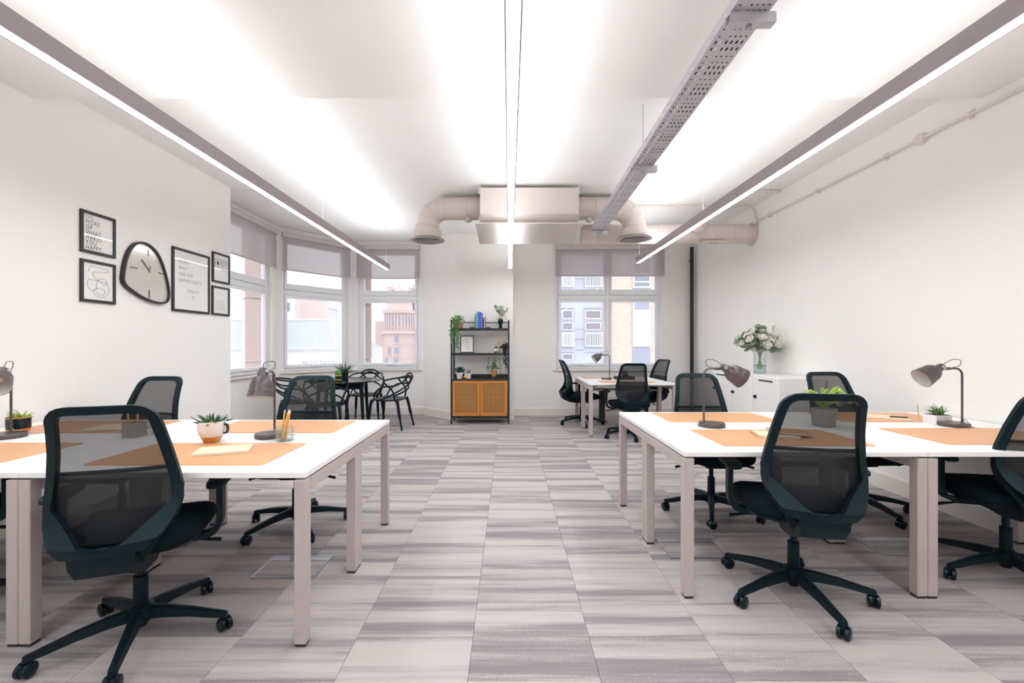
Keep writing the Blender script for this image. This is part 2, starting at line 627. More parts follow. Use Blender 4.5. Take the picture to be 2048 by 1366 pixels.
wall_run('wall_right', (XR, YB + 0.2), (XR, YREAR), 0.25, label='long white right wall with the metal conduit')
wall_run('wall_rear', (XR, YREAR), (XL, YREAR), 0.2, label='wall behind the viewer')

cl = MB().box(-3.9, 3.6, YS, 8.3, ZF, ZF + 0.15)
struct('ceiling', cl, M_ceil, label='white far ceiling above the windows')
cl = MB().box(-3.62, 3.54, YREAR - 0.2, YS, ZN, ZF + 0.15)
struct('ceiling_lowered', cl, M_ceil, label='slightly lower white ceiling nearest the viewer')

skirting('baseboard_left', (XL, YREAR), (XL, 5.23), label='white baseboard along the left wall')
skirting('baseboard_bay_left', seg1a, BAYA, label='white baseboard under the left bay window')
skirting('baseboard_bay_middle', BAYA, BAYB, label='white baseboard under the middle bay window')
skirting('baseboard_bay_right', BAYB, BAYC, label='white baseboard under the right bay window')
skirting('baseboard_chamfer', BAYC, PIERA, label='white baseboard on the short slanted wall')
skirting('baseboard_pier', PIERA, PIERB, ext=(0, 0.018), label='white baseboard on the pier behind the bookcase')
skirting('baseboard_back', (0.07, YB), (XR, YB), label='white baseboard along the back wall')
skirting('baseboard_right', (XR, YB), (XR, YREAR), label='white baseboard along the right wall')

# ---- floor: screed and carpet tiles, each tile a piece of its own
fl = MB().box(-3.9, 3.5, YREAR - 0.2, 8.2, -0.06, -0.008)
floor = struct('floor', fl, M_carpet, label='grey streaked carpet tile floor')
hs = 0.2499
tile_me = MB()
bev = 0.0008
tile_me.add([(-hs, -hs, -0.009), (hs, -hs, -0.009), (hs, hs, -0.009), (-hs, hs, -0.009),
             (-hs + bev, -hs + bev, 0), (hs - bev, -hs + bev, 0), (hs - bev, hs - bev, 0), (-hs + bev, hs - bev, 0)],
            [(4, 5, 6, 7), (0, 1, 5, 4), (1, 2, 6, 5), (2, 3, 7, 6), (3, 0, 4, 7)])
tile_mesh = tile_me.mesh('carpet_tile', M_carpet)
for k in range(-7, 7):
    for j in range(0, 15):
        x = -0.155 + 0.5 * k + 0.25
        y = 0.90 + 0.5 * j + 0.25 * (k % 2)
        if x < -3.2 and y < 5.4 and x + 0.25 < XL:
            continue
        if y > 8.0:
            continue
        link('carpet_tile', tile_mesh, floor, (x, y, 0))

# ================================================================== windows and blinds
def window(idx, a, b, op, zt=2.105, mull=None, label=''):
    a, b = Vector(a), Vector(b)
    d = (b - a).normalized()
    ang = atan2(d.y, d.x)
    u0, u1, zb, ztop = op
    o = bpy.data.objects.new('window_%d' % idx, None)
    COL.objects.link(o)
    p = a + d * u0
    o.location = (p.x, p.y, zb)
    o.rotation_euler = (0, 0, ang)                      # local x along the wall, local y to the outside
    o['kind'] = 'structure'; o['label'] = label; o['category'] = 'window'
    Wd, H = u1 - u0, ztop - zb
    t = zt - zb
    y0, y1 = 0.075, 0.135
    fr = MB()
    fw = 0.05
    fr.rbox(0, fw, y0, y1, 0, H, 0.004); fr.rbox(Wd - fw, Wd, y0, y1, 0, H, 0.004)
    fr.rbox(fw, Wd - fw, y0, y1, 0, fw, 0.004); fr.rbox(fw, Wd - fw, y0, y1, H - fw, H, 0.004)
    fr.build('window_frame', M_frame, o)
    cells = [(fw, Wd - fw)]
    if mull:
        mm = mull - u0
        MB().rbox(mm - 0.03, mm + 0.03, y0 - 0.004, y1, fw, H - fw, 0.004).build('mullion', M_frame, o)
        cells = [(fw, mm - 0.03), (mm + 0.03, Wd - fw)]
    for c0, c1 in cells:
        MB().rbox(c0, c1, y0 - 0.003, y1, t - 0.03, t + 0.05, 0.004).build('transom', M_frame, o)
        for z0, z1, bot in ((fw, t - 0.03, 0.055), (t + 0.05, H - fw, 0.10)):
            s_ = 0.042
            g = 0.004
            sash = MB()
            ys, ye = y0 - 0.012, y1 - 0.012
            sash.rbox(c0 + g, c0 + g + s_, ys, ye, z0 + g, z1 - g, 0.004); sash.rbox(c1 - g - s_, c1 - g, ys, ye, z0 + g, z1 - g, 0.004)
            sash.rbox(c0 + g + s_, c1 - g - s_, ys, ye, z0 + g, z0 + bot, 0.004); sash.rbox(c0 + g + s_, c1 - g - s_, ys, ye, z1 - g - s_, z1 - g, 0.004)
            so = sash.build('sash', M_frame, o)
            MB().box(c0, c1, y0 + 0.02, y0 + 0.04, z0, z0 + g).box(c0, c1, y0 + 0.02, y0 + 0.04, z1 - g, z1).build('gasket', M_gasket, so)
            q = MB().add([(c0 + g + s_ - 0.004, 0.10, z0 + bot - 0.004), (c1 - g - s_ + 0.004, 0.10, z0 + bot - 0.004),
                          (c1 - g - s_ + 0.004, 0.10, z1 - g - s_ + 0.004), (c0 + g + s_ - 0.004, 0.10, z1 - g - s_ + 0.004)], [(0, 1, 2, 3)])
            q.build('pane', M_glass, so)
            if z0 < 0.2:
                hm = (c0 + c1) / 2
                MB().rbox(hm - 0.05, hm + 0.05, ys - 0.018, ys - 0.002, z0 + 0.018, z0 + 0.034, 0.003).build('handle', M_frame, so)
    MB().rbox(-0.05, Wd + 0.05, -0.045, 0.075, -0.032, 0.0, 0.005).build('window_sill', M_trim, o)
    return o

window(1, seg1a, BAYA, W1, label='left window of the bay, half hidden by the wall')
window(2, BAYA, BAYB, W2, label='slanted middle window of the bay')
window(3, BAYB, BAYC, W3, label='right window of the bay facing the red brick tower')
window(4, (0.07, YB), (XR, YB), W4, mull=1.70, label='wide two light window in the back wall')

def blind(a, b, u0, u1, label, ztop=3.06, zbot=2.45):
    a, b = Vector(a), Vector(b)
    d = (b - a).normalized()
    p = a + d * u0
    o = thing('roller_blind', label, 'blind', (p.x, p.y, zbot), atan2(d.y, d.x), 'half lowered roller blinds')
    Wd = u1 - u0; H = ztop - zbot
    MB().rbox(0, Wd, -0.075, -0.004, H - 0.075, H, 0.006).build('cassette', M_blindrail, o)
    MB().box(0.012, Wd - 0.012, -0.041, -0.039, 0.01, H - 0.07).build('fabric', M_blind, o)
    MB().rbox(0.008, Wd - 0.008, -0.047, -0.033, 0, 0.022, 0.004).build('bottom_bar', M_blindrail, o)
    return o
blind(seg1a, BAYA, 0.28, 1.635, 'grey roller blind on the bay window beside the framed prints')
blind(BAYA, BAYB, 0.06, L2 - 0.055, 'grey roller blind on the slanted middle bay window, sky glowing through')
blind(BAYB, BAYC, 0.075, 1.235, 'grey roller blind on the right bay window behind the light bar end')
blind((0.07, YB), (XR, YB), 0.745, 2.70, 'wide grey roller blind on the back window near the far desks', ztop=3.03, zbot=2.475)

# ================================================================== suspended light bars
def light_bar(xc, yend, wires, label, ystart=-1.9, zb=2.47, w=0.066, h=0.088):
    o = thing('light_bar', label, 'light', (xc, 0, zb), 0, 'suspended linear lights')
    hous = MB()
    hous.box(-w / 2, -w / 2 + 0.006, ystart, yend, 0, h); hous.box(w / 2 - 0.006, w / 2, ystart, yend, 0, h)
    hous.box(-w / 2 + 0.006, w / 2 - 0.006, ystart, yend, 0.03, h - 0.03)
    hous.build('housing', M_bar, o)
    e = MB().box(-w / 2, w / 2, yend, yend + 0.012, -0.002, h); e.build('end_cap', M_bar, o)
    MB().box(-w / 2 + 0.007, w / 2 - 0.007, ystart + 0.01, yend - 0.004, 0.002, 0.010).build('diffuser', M_led, o)
    MB().box(-w / 2 + 0.007, w / 2 - 0.007, ystart + 0.01, yend - 0.004, h - 0.012, h - 0.002).build('uplight', M_ledup, o)
    for y in wires:
        zc = (ZN if y < YS else ZF) - zb
        wv = MB().cyl((0, y, h - 0.02), (0, y, zc), 0.0014, n=6)
        wo = wv.build('suspension_wire', M_conduit, o)
        MB().cyl((0, y, h - 0.01), (0, y, h + 0.03), 0.006, 0.004, n=10).build('wire_grip', M_steel, wo)
        MB().cyl((0, y, zc - 0.012), (0, y, zc), 0.014, n=12).build('ceiling_cup', M_conduit, wo)
    return o
light_bar(-1.955, 7.08, (2.12, 4.62, 6.98), 'linear pendant light on the left, running over the desks by the framed prints')
light_bar(0.016, 6.96, (2.1, 4.6, 6.85), 'linear pendant light hanging down the middle of the room')
light_bar(1.905, 6.50, (2.02, 4.32, 6.43), 'linear pendant light on the right, running over the desks beside the conduit wall')

# ================================================================== air conditioning
ACY0, ACY1 = 5.10, 6.10
ac = thing('ceiling_air_conditioner', 'boxy white air conditioning unit hung under the ceiling by two ducts', 'air conditioner', (0.235, ACY0, 2.66))
bx0, bx1 = -0.571, 0.575
bodyp = [(bx0, 0, 0.12), (bx0, 0, 0.425), (bx0, 1.0, 0.425), (bx0, 1.0, 0.04), (bx0, 0.10, 0.04)]
MB().prism(bodyp, (bx1 - bx0, 0, 0)).build('housing', M_ac, ac)
MB().hexa([(-0.625, -0.02, 0.0), (0.625, -0.02, 0.0), (0.64, 1.0, 0.0), (-0.64, 1.0, 0.0),
           (-0.625, -0.02, 0.016), (0.625, -0.02, 0.016), (0.64, 1.0, 0.016), (-0.64, 1.0, 0.016)]).build('drip_panel', M_ac, ac)
MB().box(-0.54, 0.54, 0.16, 0.94, 0.018, 0.039).build('intake_shadow_gap', M_dark, ac)
for sx in (-0.585, 0.577):
    MB().box(sx, sx + 0.008, 0.05, 0.06, 0.016, 0.12).build('panel_hanger', M_galv, ac)
    MB().box(sx - 0.012, sx + 0.02, 0.03, 0.05, 0.36, 0.47).build('hanging_bracket', M_galv, ac)
for sx in (-0.45, 0.45):
    for sy in (0.15, 0.85):
        MB().cyl((sx, sy, 0.42), (sx, sy, ZF - 2.66), 0.006, n=8).build('hanging_rod', M_galv, ac)

def elbow_duct(name, label, x0, x1, y, zc, r, zend, sgn):
    """horizontal duct from x0, gored elbow down at x1, ring collar and round slotted grille"""
    o = thing(name, label, 'duct', (x1, y, zend), 0, 'air ducts with round ceiling grilles')
    R = 0.23
    lx = x0 - x1
    zc -= zend
    ys = []
    path = [(lx, 0, zc), (-sgn * (R + 0.27), 0, zc), (-sgn * R, 0, zc)]
    for k in range(1, 4):
        a = k / 4 * pi / 2
        path.append((-sgn * R + sgn * R * sin(a), 0, zc - R + R * cos(a)))
    path += [(0, 0, zc - R), (0, 0, 0.10)]
    mb = MB()
    n = 28
    rings = []
    P = [Vector(p) for p in path]
    for i, p in enumerate(P):
        t = (P[min(i + 1, len(P) - 1)] - P[max(i - 1, 0)]).normalized()
        a = Vector((0, 1, 0)); b = t.cross(a)
        rings.append([p + (a * cos(2 * pi * k / n) + b * sin(2 * pi * k / n)) * r for k in range(n)])
    for i in range(len(rings) - 1):                      # gores: every segment keeps its own crisp joint
        mb.loft(rings[i:i + 2], cap=(i in (0, len(rings) - 2)))
    d = mb.build('duct_pipe', M_duct, o, smooth=True)
    for i in range(1, len(P) - 1):
        t = (P[i + 1] - P[i - 1]).normalized(); a = Vector((0, 1, 0)); b = t.cross(a)
        MB().tube([P[i] + (a * cos(2 * pi * k / n) + b * sin(2 * pi * k / n)) * (r + 0.001) for k in range(n)], 0.005, 5, closed=True).build('seam_ring', M_duct, d)
    MB().lathe([(r, 0.13), (r + 0.028, 0.13), (r + 0.03, 0.12), (r + 0.034, 0.03), (r + 0.02, 0.03)], 32).build('collar', M_duct, o, smooth=True)
    g = MB().lathe([(r + 0.02, 0.03), (r + 0.07, 0.015), (r + 0.075, 0.004), (r + 0.03, 0.0), (r + 0.02, 0.02)], 36).build('grille_flange', M_vent, o, smooth=True)
    MB().lathe([(0, 0.034), (r + 0.02, 0.034)], 24).build('grille_throat', M_dark, o)
    for k in range(5):
        rr = 0.025 + k * 0.03
        MB().lathe([(rr - 0.009, 0.022), (rr + 0.009, 0.004), (rr + 0.011, 0.008), (rr - 0.007, 0.026)], 28).build('grille_ring', M_vent, o, smooth=True)
    return o
elbow_duct('elbow_duct', 'white round duct turning down left of the air conditioner', 0.235 - 0.575, -1.02, 5.50, 2.965, 0.142, 2.56, -1)
elbow_duct('elbow_duct', 'white round duct turning down right of the air conditioner behind the cable tray', 0.235 + 0.58, 1.565, 5.50, 2.965, 0.142, 2.575, 1)
for x, lb in ((-0.50, 'small white ceiling sensor under the left duct'), (0.985, 'small white ceiling sensor under the right duct by the cable tray')):
    o = thing('duct_sensor', lb, 'sensor', (x, 5.44, 2.785), 0, 'small sensors under the ducts')
    MB().lathe([(0, 0), (0.042, 0.0), (0.044, 0.006), (0.040, 0.012), (0.034, 0.014), (0.034, 0.045), (0.0, 0.045)], 20).build('body', M_duct, o, smooth=True)
    MB().lathe([(0, -0.006), (0.018, -0.003), (0.018, 0.0), (0, 0)], 14).build('lens', M_vent, o, smooth=True)

du = thing('wall_duct', 'straight white round duct running into the right wall above the far desks', 'duct', (0, 5.95, 2.76))
MB().cyl((0.98, 0, 0), (XR - 0.005, 0, 0), 0.128, n=32).build('duct_pipe', M_duct, du, smooth=True)
for x in (1.10, 1.16, 1.30, 1.55, 1.75, 2.0, 2.42, 2.75, 3.0):
    MB().tube([(x, 0.1285 * cos(2 * pi * k / 28), 0.1285 * sin(2 * pi * k / 28)) for k in range(28)], 0.003, 5, closed=True).build('seam_ring', M_duct, du)
MB().lathe([(0.128, -0.012), (0.155, -0.012), (0.155, 0.0), (0.128, 0.0)], 28, (XR - 0.004, 0, 0), (1, 0, 0)).build('wall_collar', M_duct, du)
sp = thing('duct_spigot', 'short round duct spigot with open louvre above the wall duct', 'duct', (2.50, 5.80, 2.79))
MB().lathe([(0.07, 0.0), (0.095, 0.02), (0.095, 0.15), (0.10, 0.15), (0.10, 0.17), (0.09, 0.17), (0.085, 0.12)], 26, (0, 0, 0), (-0.25, -0.75, 0.6)).build('spigot_pipe', M_duct, sp, smooth=True)
dd = Vector((-0.25, -0.75, 0.6)).normalized()
MB().lathe([(0, 0.12), (0.088, 0.12)], 22, (0, 0, 0), dd).build('throat', M_dark, sp)
aa = dd.orthogonal().normalized(); bb = dd.cross(aa)
for k in range(-2, 3):
    c = dd * 0.145 + aa * (k * 0.034)
    hw = sqrt(max(0.001, 0.084 ** 2 - (k * 0.034) ** 2))
    MB().cyl(c - bb * hw, c + bb * hw, 0.007, n=6).build('louvre_blade', M_vent, sp)
fs_ = thing('duct_fixing', 'small flat bracket with two screws under the wall duct end', 'bracket', (2.72, 5.86, 2.62))
MB().rbox(-0.16, 0.16, -0.05, 0.05, 0, 0.02, 0.003).build('plate', M_duct, fs_)
for x in (-0.03, 0.03):
    MB().cyl((x, 0, -0.006), (x, 0, 0.002), 0.014, n=12).build('screw', M_vent, fs_)

# ================================================================== perforated cable tray
TA, TB = Vector((0.992, 1.25, 2.65)), Vector((1.085, 5.42, 2.65))
td = (TB - TA).length
tray = thing('cable_tray', 'perforated galvanised cable tray hung below the ceiling', 'cable tray', TA, -math.atan2(TB.x - TA.x, TB.y - TA.y))
TW = 0.158
def perforated(length, width, pitch, rows):
    """flat plate with slots: a grid whose slot cells are left open"""
    xs, isx = [-width / 2], []
    n = 6
    sw, gap = 0.0085, (width - 6 * 0.0085) / 7
    for i in range(n):
        xs.append(xs[-1] + gap); isx.append(False)
        xs.append(xs[-1] + sw); isx.append(True)
    xs.append(width / 2); isx.append(False)
    ys, isy = [0.0], []
    k = 0
    while ys[-1] < length - pitch:
        hl = 0.022 if (k // 2) % 2 == 0 else 0.008
        ys.append(ys[-1] + (pitch - hl)); isy.append(False)
        ys.append(ys[-1] + hl); isy.append(True)
        k += 1
    ys.append(length); isy.append(False)
    C = len(xs)
    vs = [(x, y, 0) for y in ys for x in xs]
    fs = []
    for j in range(len(ys) - 1):
        for i in range(C - 1):
            if isx[i] and isy[j]:
                continue
            fs.append((j * C + i, j * C + i + 1, (j + 1) * C + i + 1, (j + 1) * C + i))
    return MB().add(vs, fs)
perforated(td, TW, 0.046, 6).build('perforated_base', M_galv, tray)
for s_ in (-1, 1):
    rail = MB()
    x = s_ * TW / 2
    k, y = 0, 0.0
    ys = [0.0]; hole = []
    while y + 0.092 < td:
        y += 0.07; ys.append(y); hole.append(False)
        y += 0.022; ys.append(y); hole.append(True)
    ys.append(td); hole.append(False)
    zs = [0.0, 0.018, 0.027, 0.05]
    for j in range(len(ys) - 1):
        for i in range(3):
            if hole[j] and i == 1:
                continue
            rail.add([(x, ys[j], zs[i]), (x, ys[j + 1], zs[i]), (x, ys[j + 1], zs[i + 1]), (x, ys[j], zs[i + 1])], [(0, 1, 2, 3)])
    rail.box(x - s_ * 0.009 if s_ > 0 else x, x if s_ > 0 else x + 0.009, 0, td, 0.0485, 0.05)
    rail.build('side_rail', M_galv, tray)
for cx_ in (-0.0595, -0.0119, 0.0119, 0.0357, 0.0595):     # black cables lying along the tray, seen through the slots
    MB().tube([(cx_, 0.0, 0.0125), (cx_, td * 0.5, 0.0125), (cx_, td - 0.02, 0.0125)], 0.0112, 8).build('cable', M_blacksteel, tray, smooth=True)
for yb_, lb in ((1.83, 'galvanised strut bracket under the cable tray nearest the viewer'), (3.40, 'galvanised strut bracket under the cable tray halfway down the room'), (5.33, 'galvanised strut bracket at the far end of the cable tray')):
    xb = TA.x + (TB.x - TA.x) * (yb_ - TA.y) / (TB.y - TA.y)
    o = thing('strut_bracket', lb, 'bracket', (xb, yb_, 2.603), 0, 'strut brackets carrying the cable tray')
    MB().box(-0.086, 0.105, -0.004, 0.0, 0.0, 0.044).box(-0.086, 0.105, 0.0, 0.037, 0.0, 0.003).box(-0.086, 0.105, 0.037, 0.04, 0.0, 0.044).build('channel', M_galv, o)
    zc = (ZN if yb_ < YS else (ZF if yb_ < 5 else 2.80)) - 2.603
    ro = MB().cyl((0.002, 0.02, 0.003), (0.002, 0.02, zc), 0.0045, n=8).build('threaded_rod', M_galv, o)
    MB().cyl((0.002, 0.02, -0.008), (0.002, 0.02, 0.0), 0.011, n=6).build('nut', M_steel, ro)

# ================================================================== conduits
cd = thing('wall_conduit', 'thin white metal conduit with clips along the right wall, rising to the ceiling', 'conduit', (XR, 0, 2.895))
cxw = -0.022
MB().tube([(cxw, -2.0, 0), (cxw, 5.80, 0)], 0.011, 10).build('pipe', M_conduit, cd, smooth=True)
up = catmull([(cxw, 5.83, 0.0), (cxw, 5.85, 0.12), (cxw - 0.01, 5.86, 0.17), (cxw - 0.06, 5.87, 0.213), (cxw - 0.16, 5.87, 0.218)], 6)
MB().tube(up + [(-1.55, 5.87, 0.218)], 0.010, 10).build('pipe', M_conduit, cd, smooth=True)
MB().tube([(cxw - 0.002, 5.30, 0.215), (-0.48, 5.30, 0.215)], 0.013, 10).build('pipe', M_conduit, cd, smooth=True)
MB().rbox(-0.045, -0.002, 5.79, 5.86, -0.035, 0.03, 0.008).build('elbow_box', M_conduit, cd)
MB().lathe([(0, 0.050), (0.037, 0.050), (0.042, 0.044), (0.042, 0.0), (0, 0.0)], 24, (-0.002, 3.49, 0), (-1, 0, 0)).build('junction_box', M_conduit, cd, smooth=True)
for y in (1.6, 2.4, 3.12, 3.82, 4.66, 5.52):
    MB().rbox(-0.042, -0.002, y - 0.012, y + 0.012, -0.02, 0.02, 0.006).box(-0.008, -0.002, y - 0.014, y + 0.014, -0.034, 0.034).build('saddle_clip', M_conduit, cd)
for x in (-0.25, -0.95):
    MB().rbox(x - 0.012, x + 0.012, 5.85, 5.89, 0.205, 0.234, 0.005).build('saddle_clip', M_conduit, cd)
MB().rbox(-0.19, -0.165, 5.28, 5.32, 0.197, 0.234, 0.005).build('saddle_clip', M_conduit, cd)

rp_ = thing('riser_pipe', 'slim black vertical pipe in the far right corner', 'pipe', (3.215, 7.74, 0.0))
MB().tube([(0, 0, 0.0), (0, 0, 2.98)], 0.031, 14).build('pipe', M_blacksteel, rp_, smooth=True)
for z in (0.6, 2.75):
    MB().rbox(-0.015, 0.015, 0.03, 0.095, z - 0.012, z + 0.012, 0.004).build('pipe_bracket', M_blacksteel, rp_)

# ================================================================== floor boxes
def floor_box(x, y, w, d, label, m=M_steel):
    o = thing('floor_box', label, 'floor box', (x, y, 0), 0, 'power boxes set in the carpet')
    t = 0.012
    MB().box(-w / 2, w / 2, -d / 2, -d / 2 + t, 0, 0.004).box(-w / 2, w / 2, d / 2 - t, d / 2, 0, 0.004).box(-w / 2, -w / 2 + t, -d / 2 + t, d / 2 - t, 0, 0.004).box(w / 2 - t, w / 2, -d / 2 + t, d / 2 - t, 0, 0.004).build('rim', m, o)
    MB().box(-w / 2 + t, w / 2 - t, -d / 2 + t, d / 2 - t - 0.05, 0, 0.0025).build('lid', M_carpet, o)
    MB().box(-w / 2 + t, w / 2 - t, d / 2 - t - 0.045, d / 2 - t, 0, 0.003).build('cable_flap', m, o)
    return o
floor_box(-1.225, 2.50, 0.35, 0.25, 'steel rimmed floor power box under the left desks')
floor_box(1.13, 2.73, 0.35, 0.27, 'steel rimmed floor power box by the legs of the right desks')
floor_box(2.42, 2.76, 0.35, 0.25, 'steel rimmed floor power box behind the right front chair')

# ================================================================== desks
DZ = 0.73
def make_desk(label, x0, x1, y0, y1, front, group):
    """bench desk: white top on two pale goalpost frames; front = which long side is the sitting side (-1 near, +1 far)"""
    cx, cy = (x0 + x1) / 2, (y0 + y1) / 2
    o = thing('desk', label, 'desk', (cx, cy, 0), 0, group)
    w, d = (x1 - x0) / 2 - 0.001, (y1 - y0) / 2 - 0.001
    MB().rbox(-w, w, -d, d, DZ - 0.025, DZ, 0.002, 1).build('desktop', M_desk, o)
    lg = 0.05
    for sx in (-1, 1):
        xa, xb = (-w, -w + lg) if sx < 0 else (w - lg, w)
        MB().rbox(xa, xb, -d + lg + 0.001, d - lg - 0.001, DZ - 0.085, DZ - 0.033, 0.002, 1).build('end_rail', M_leg, o)
        for sy in (-1, 1):
            ya, yb = (-d, -d + lg) if sy < 0 else (d - lg, d)
            l = MB().rbox(xa, xb, ya, yb, 0.012, DZ - 0.033, 0.003, 1).build('leg', M_leg, o)
            MB().box(xa + 0.004, xb - 0.004, ya + 0.004, yb - 0.004, 0.0, 0.012).build('foot', M_foot, l)
    yb_ = d * front * -0.55
    MB().box(-w + lg, w - lg, yb_ - 0.02, yb_ + 0.02, DZ - 0.085, DZ - 0.045).build('beam', M_leg, o)
    for sx in (-1, 1):
        MB().box(sx * (w - 0.16) - 0.03, sx * (w - 0.16) + 0.03, -d + 0.08, d - 0.08, DZ - 0.045, DZ - 0.026).build('top_bearer', M_leg, o)
    MB().box(-w + 0.12, w - 0.12, -yb_ * 0 + front * -(d - 0.10) - 0.06, front * -(d - 0.10) + 0.06, DZ - 0.15, DZ - 0.135).build('cable_shelf', M_leg, o)
    return o
G_L, G_R, G_F = 'white bench desks on the left', 'white bench desks on the right', 'far desks by the back window'
YLF, YLM, YLB = 1.83, 2.475, 3.12
make_desk('near left white desk with the gold based succulent, nearest the middle aisle', -2.045, -0.845, YLF, YLM, -1, G_L)
make_desk('far white desk of the left bench with the pencil cup, by the middle aisle', -2.045, -0.845, YLM, YLB, 1, G_L)
make_desk('near white desk against the left wall, cut off by the left picture edge', -3.245, -2.045, YLF, YLM, -1, G_L)
make_desk('far white desk against the left wall under the framed prints', -3.245, -2.045, YLM, YLB, 1, G_L)
YRF, YRM, YRB = 2.18, 2.83, 3.48
make_desk('near right white desk with the kraft notebooks, nearest the middle aisle', 0.868, 2.078, YRF, YRM, -1, G_R)
make_desk('far white desk of the right bench behind the curved neck lamp', 0.868, 2.078, YRM, YRB, 1, G_R)
make_desk('near white desk at the right wall, cut off by the right picture edge', 2.078, 3.268, YRF, YRM, -1, G_R)
make_desk('far white desk at the right wall with the small square planter', 2.078, 3.268, YRM, YRB, 1, G_R)
YFF, YFM, YFB = 6.03, 6.68, 7.33
make_desk('near white desk of the small far bench before the back window', 1.10, 2.30, YFF, YFM, -1, G_F)
make_desk('far white desk of the small far bench nearest the back window sill', 1.10, 2.30, YFM, YFB, 1, G_F)
rs = thing('cable_riser', 'dark grey cable riser under the far bench', 'cable riser', (1.52, 7.2, 0))
MB().rbox(-0.045, 0.045, -0.04, 0.04, 0.0, 0.56, 0.006).build('column', M_foot, rs)
MB().rbox(-0.07, 0.07, -0.06, 0.06, 0.0, 0.018, 0.004).build('foot_plate', M_foot, rs)

# ---- leather desk mats
def desk_mat(x0, x1, y0, y1, label):
    r = 0.025
    pts = []
    for cx, cy, a0 in ((x1 - r, y1 - r, 0), (x0 + r, y1 - r, 90), (x0 + r, y0 + r, 180), (x1 - r, y0 + r, 270)):
        for k in range(5):
            a = radians(a0 + k * 22.5)
            pts.append((cx + r * cos(a), cy + r * sin(a)))
    cx, cy = (x0 + x1) / 2, (y0 + y1) / 2
    o = thing('desk_mat', label, 'desk mat', (cx, cy, DZ), 0, 'tan leather desk mats')
    MB().prism([(x - cx, y - cy, 0.0003) for x, y in pts], (0, 0, 0.0028)).build('pad', M_mat, o)
    q = [(cx + (x - cx) * (1 - 0.016), cy + (y - cy) * (1 - 0.03)) for x, y in pts]
    MB().tube([(x - cx, y - cy, 0.003) for x, y in q], 0.0007, 4, closed=True).build('stitching', M_mat, o)
    return o
desk_mat(-1.885, -1.083, 1.935, 2.365, 'tan desk mat under the spiral notebook on the near left desk')
desk_mat(-1.875, -1.062, 2.645, 3.075, 'tan desk mat behind the pencil cup on the left bench')
desk_mat(-3.09, -2.285, 1.96, 2.375, 'tan desk mat at the left picture edge')
desk_mat(-3.09, -2.28, 2.645, 3.075, 'tan desk mat on the far left desk, below the framed prints')
desk_mat(1.125, 1.93, 2.30, 2.745, 'tan desk mat under the kraft notebooks on the near right desk')
desk_mat(1.11, 1.88, 3.02, 3.43, 'tan desk mat behind the curved neck lamp on the right bench')
desk_mat(2.335, 3.14, 2.335, 2.79, 'tan desk mat at the right picture edge')
desk_mat(2.31, 3.09, 3.02, 3.43, 'tan desk mat under the folder beside the square planter')
desk_mat(1.30, 2.05, 6.13, 6.47, 'tan desk mat on the far bench behind the mesh chair')
desk_mat(1.18, 1.75, 6.93, 7.25, 'tan desk mat on the far bench by the small lamp')

# ================================================================== mesh back office chair
def back_y(z, u=0.0):
    y = interp([(0.42, -0.200), (0.55, -0.200), (0.66, -0.198), (0.76, -0.205), (0.86, -0.230), (0.95, -0.265), (1.04, -0.312)], z)
    return y - 0.032 * (1 - (u / 0.24) ** 2)
def back_w(z):
    return interp([(0.42, 0.095), (0.46, 0.115), (0.52, 0.160), (0.58, 0.198), (0.64, 0.214), (0.72, 0.212), (0.86, 0.188), (1.04, 0.160)], z)
ZT = 1.04
def back_outline():
    r = 0.075
    w = back_w(ZT - r)
    h = [(0, ZT), (w * 0.4, ZT), (w - r, ZT)]
    for k in range(1, 6):
        a = pi / 2 - k * pi / 10
        h.append((w - r + r * cos(a), ZT - r + r * sin(a)))
    z = ZT - r - 0.04
    while z > 0.45:
        h.append((back_w(z), z)); z -= 0.035
    h.append((back_w(0.42), 0.42)); h.append((0, 0.42))
    return h + [(-u, z_) for u, z_ in reversed(h[1:-1])]
def inset_loop(P, d):
    out = []
    n = len(P)
    for i in range(n):
        a, b = Vector(P[i - 1]), Vector(P[(i + 1) % n])
        t = (b - a).normalized()
        out.append((P[i][0] + t.y * d, P[i][1] - t.x * d))
    return out

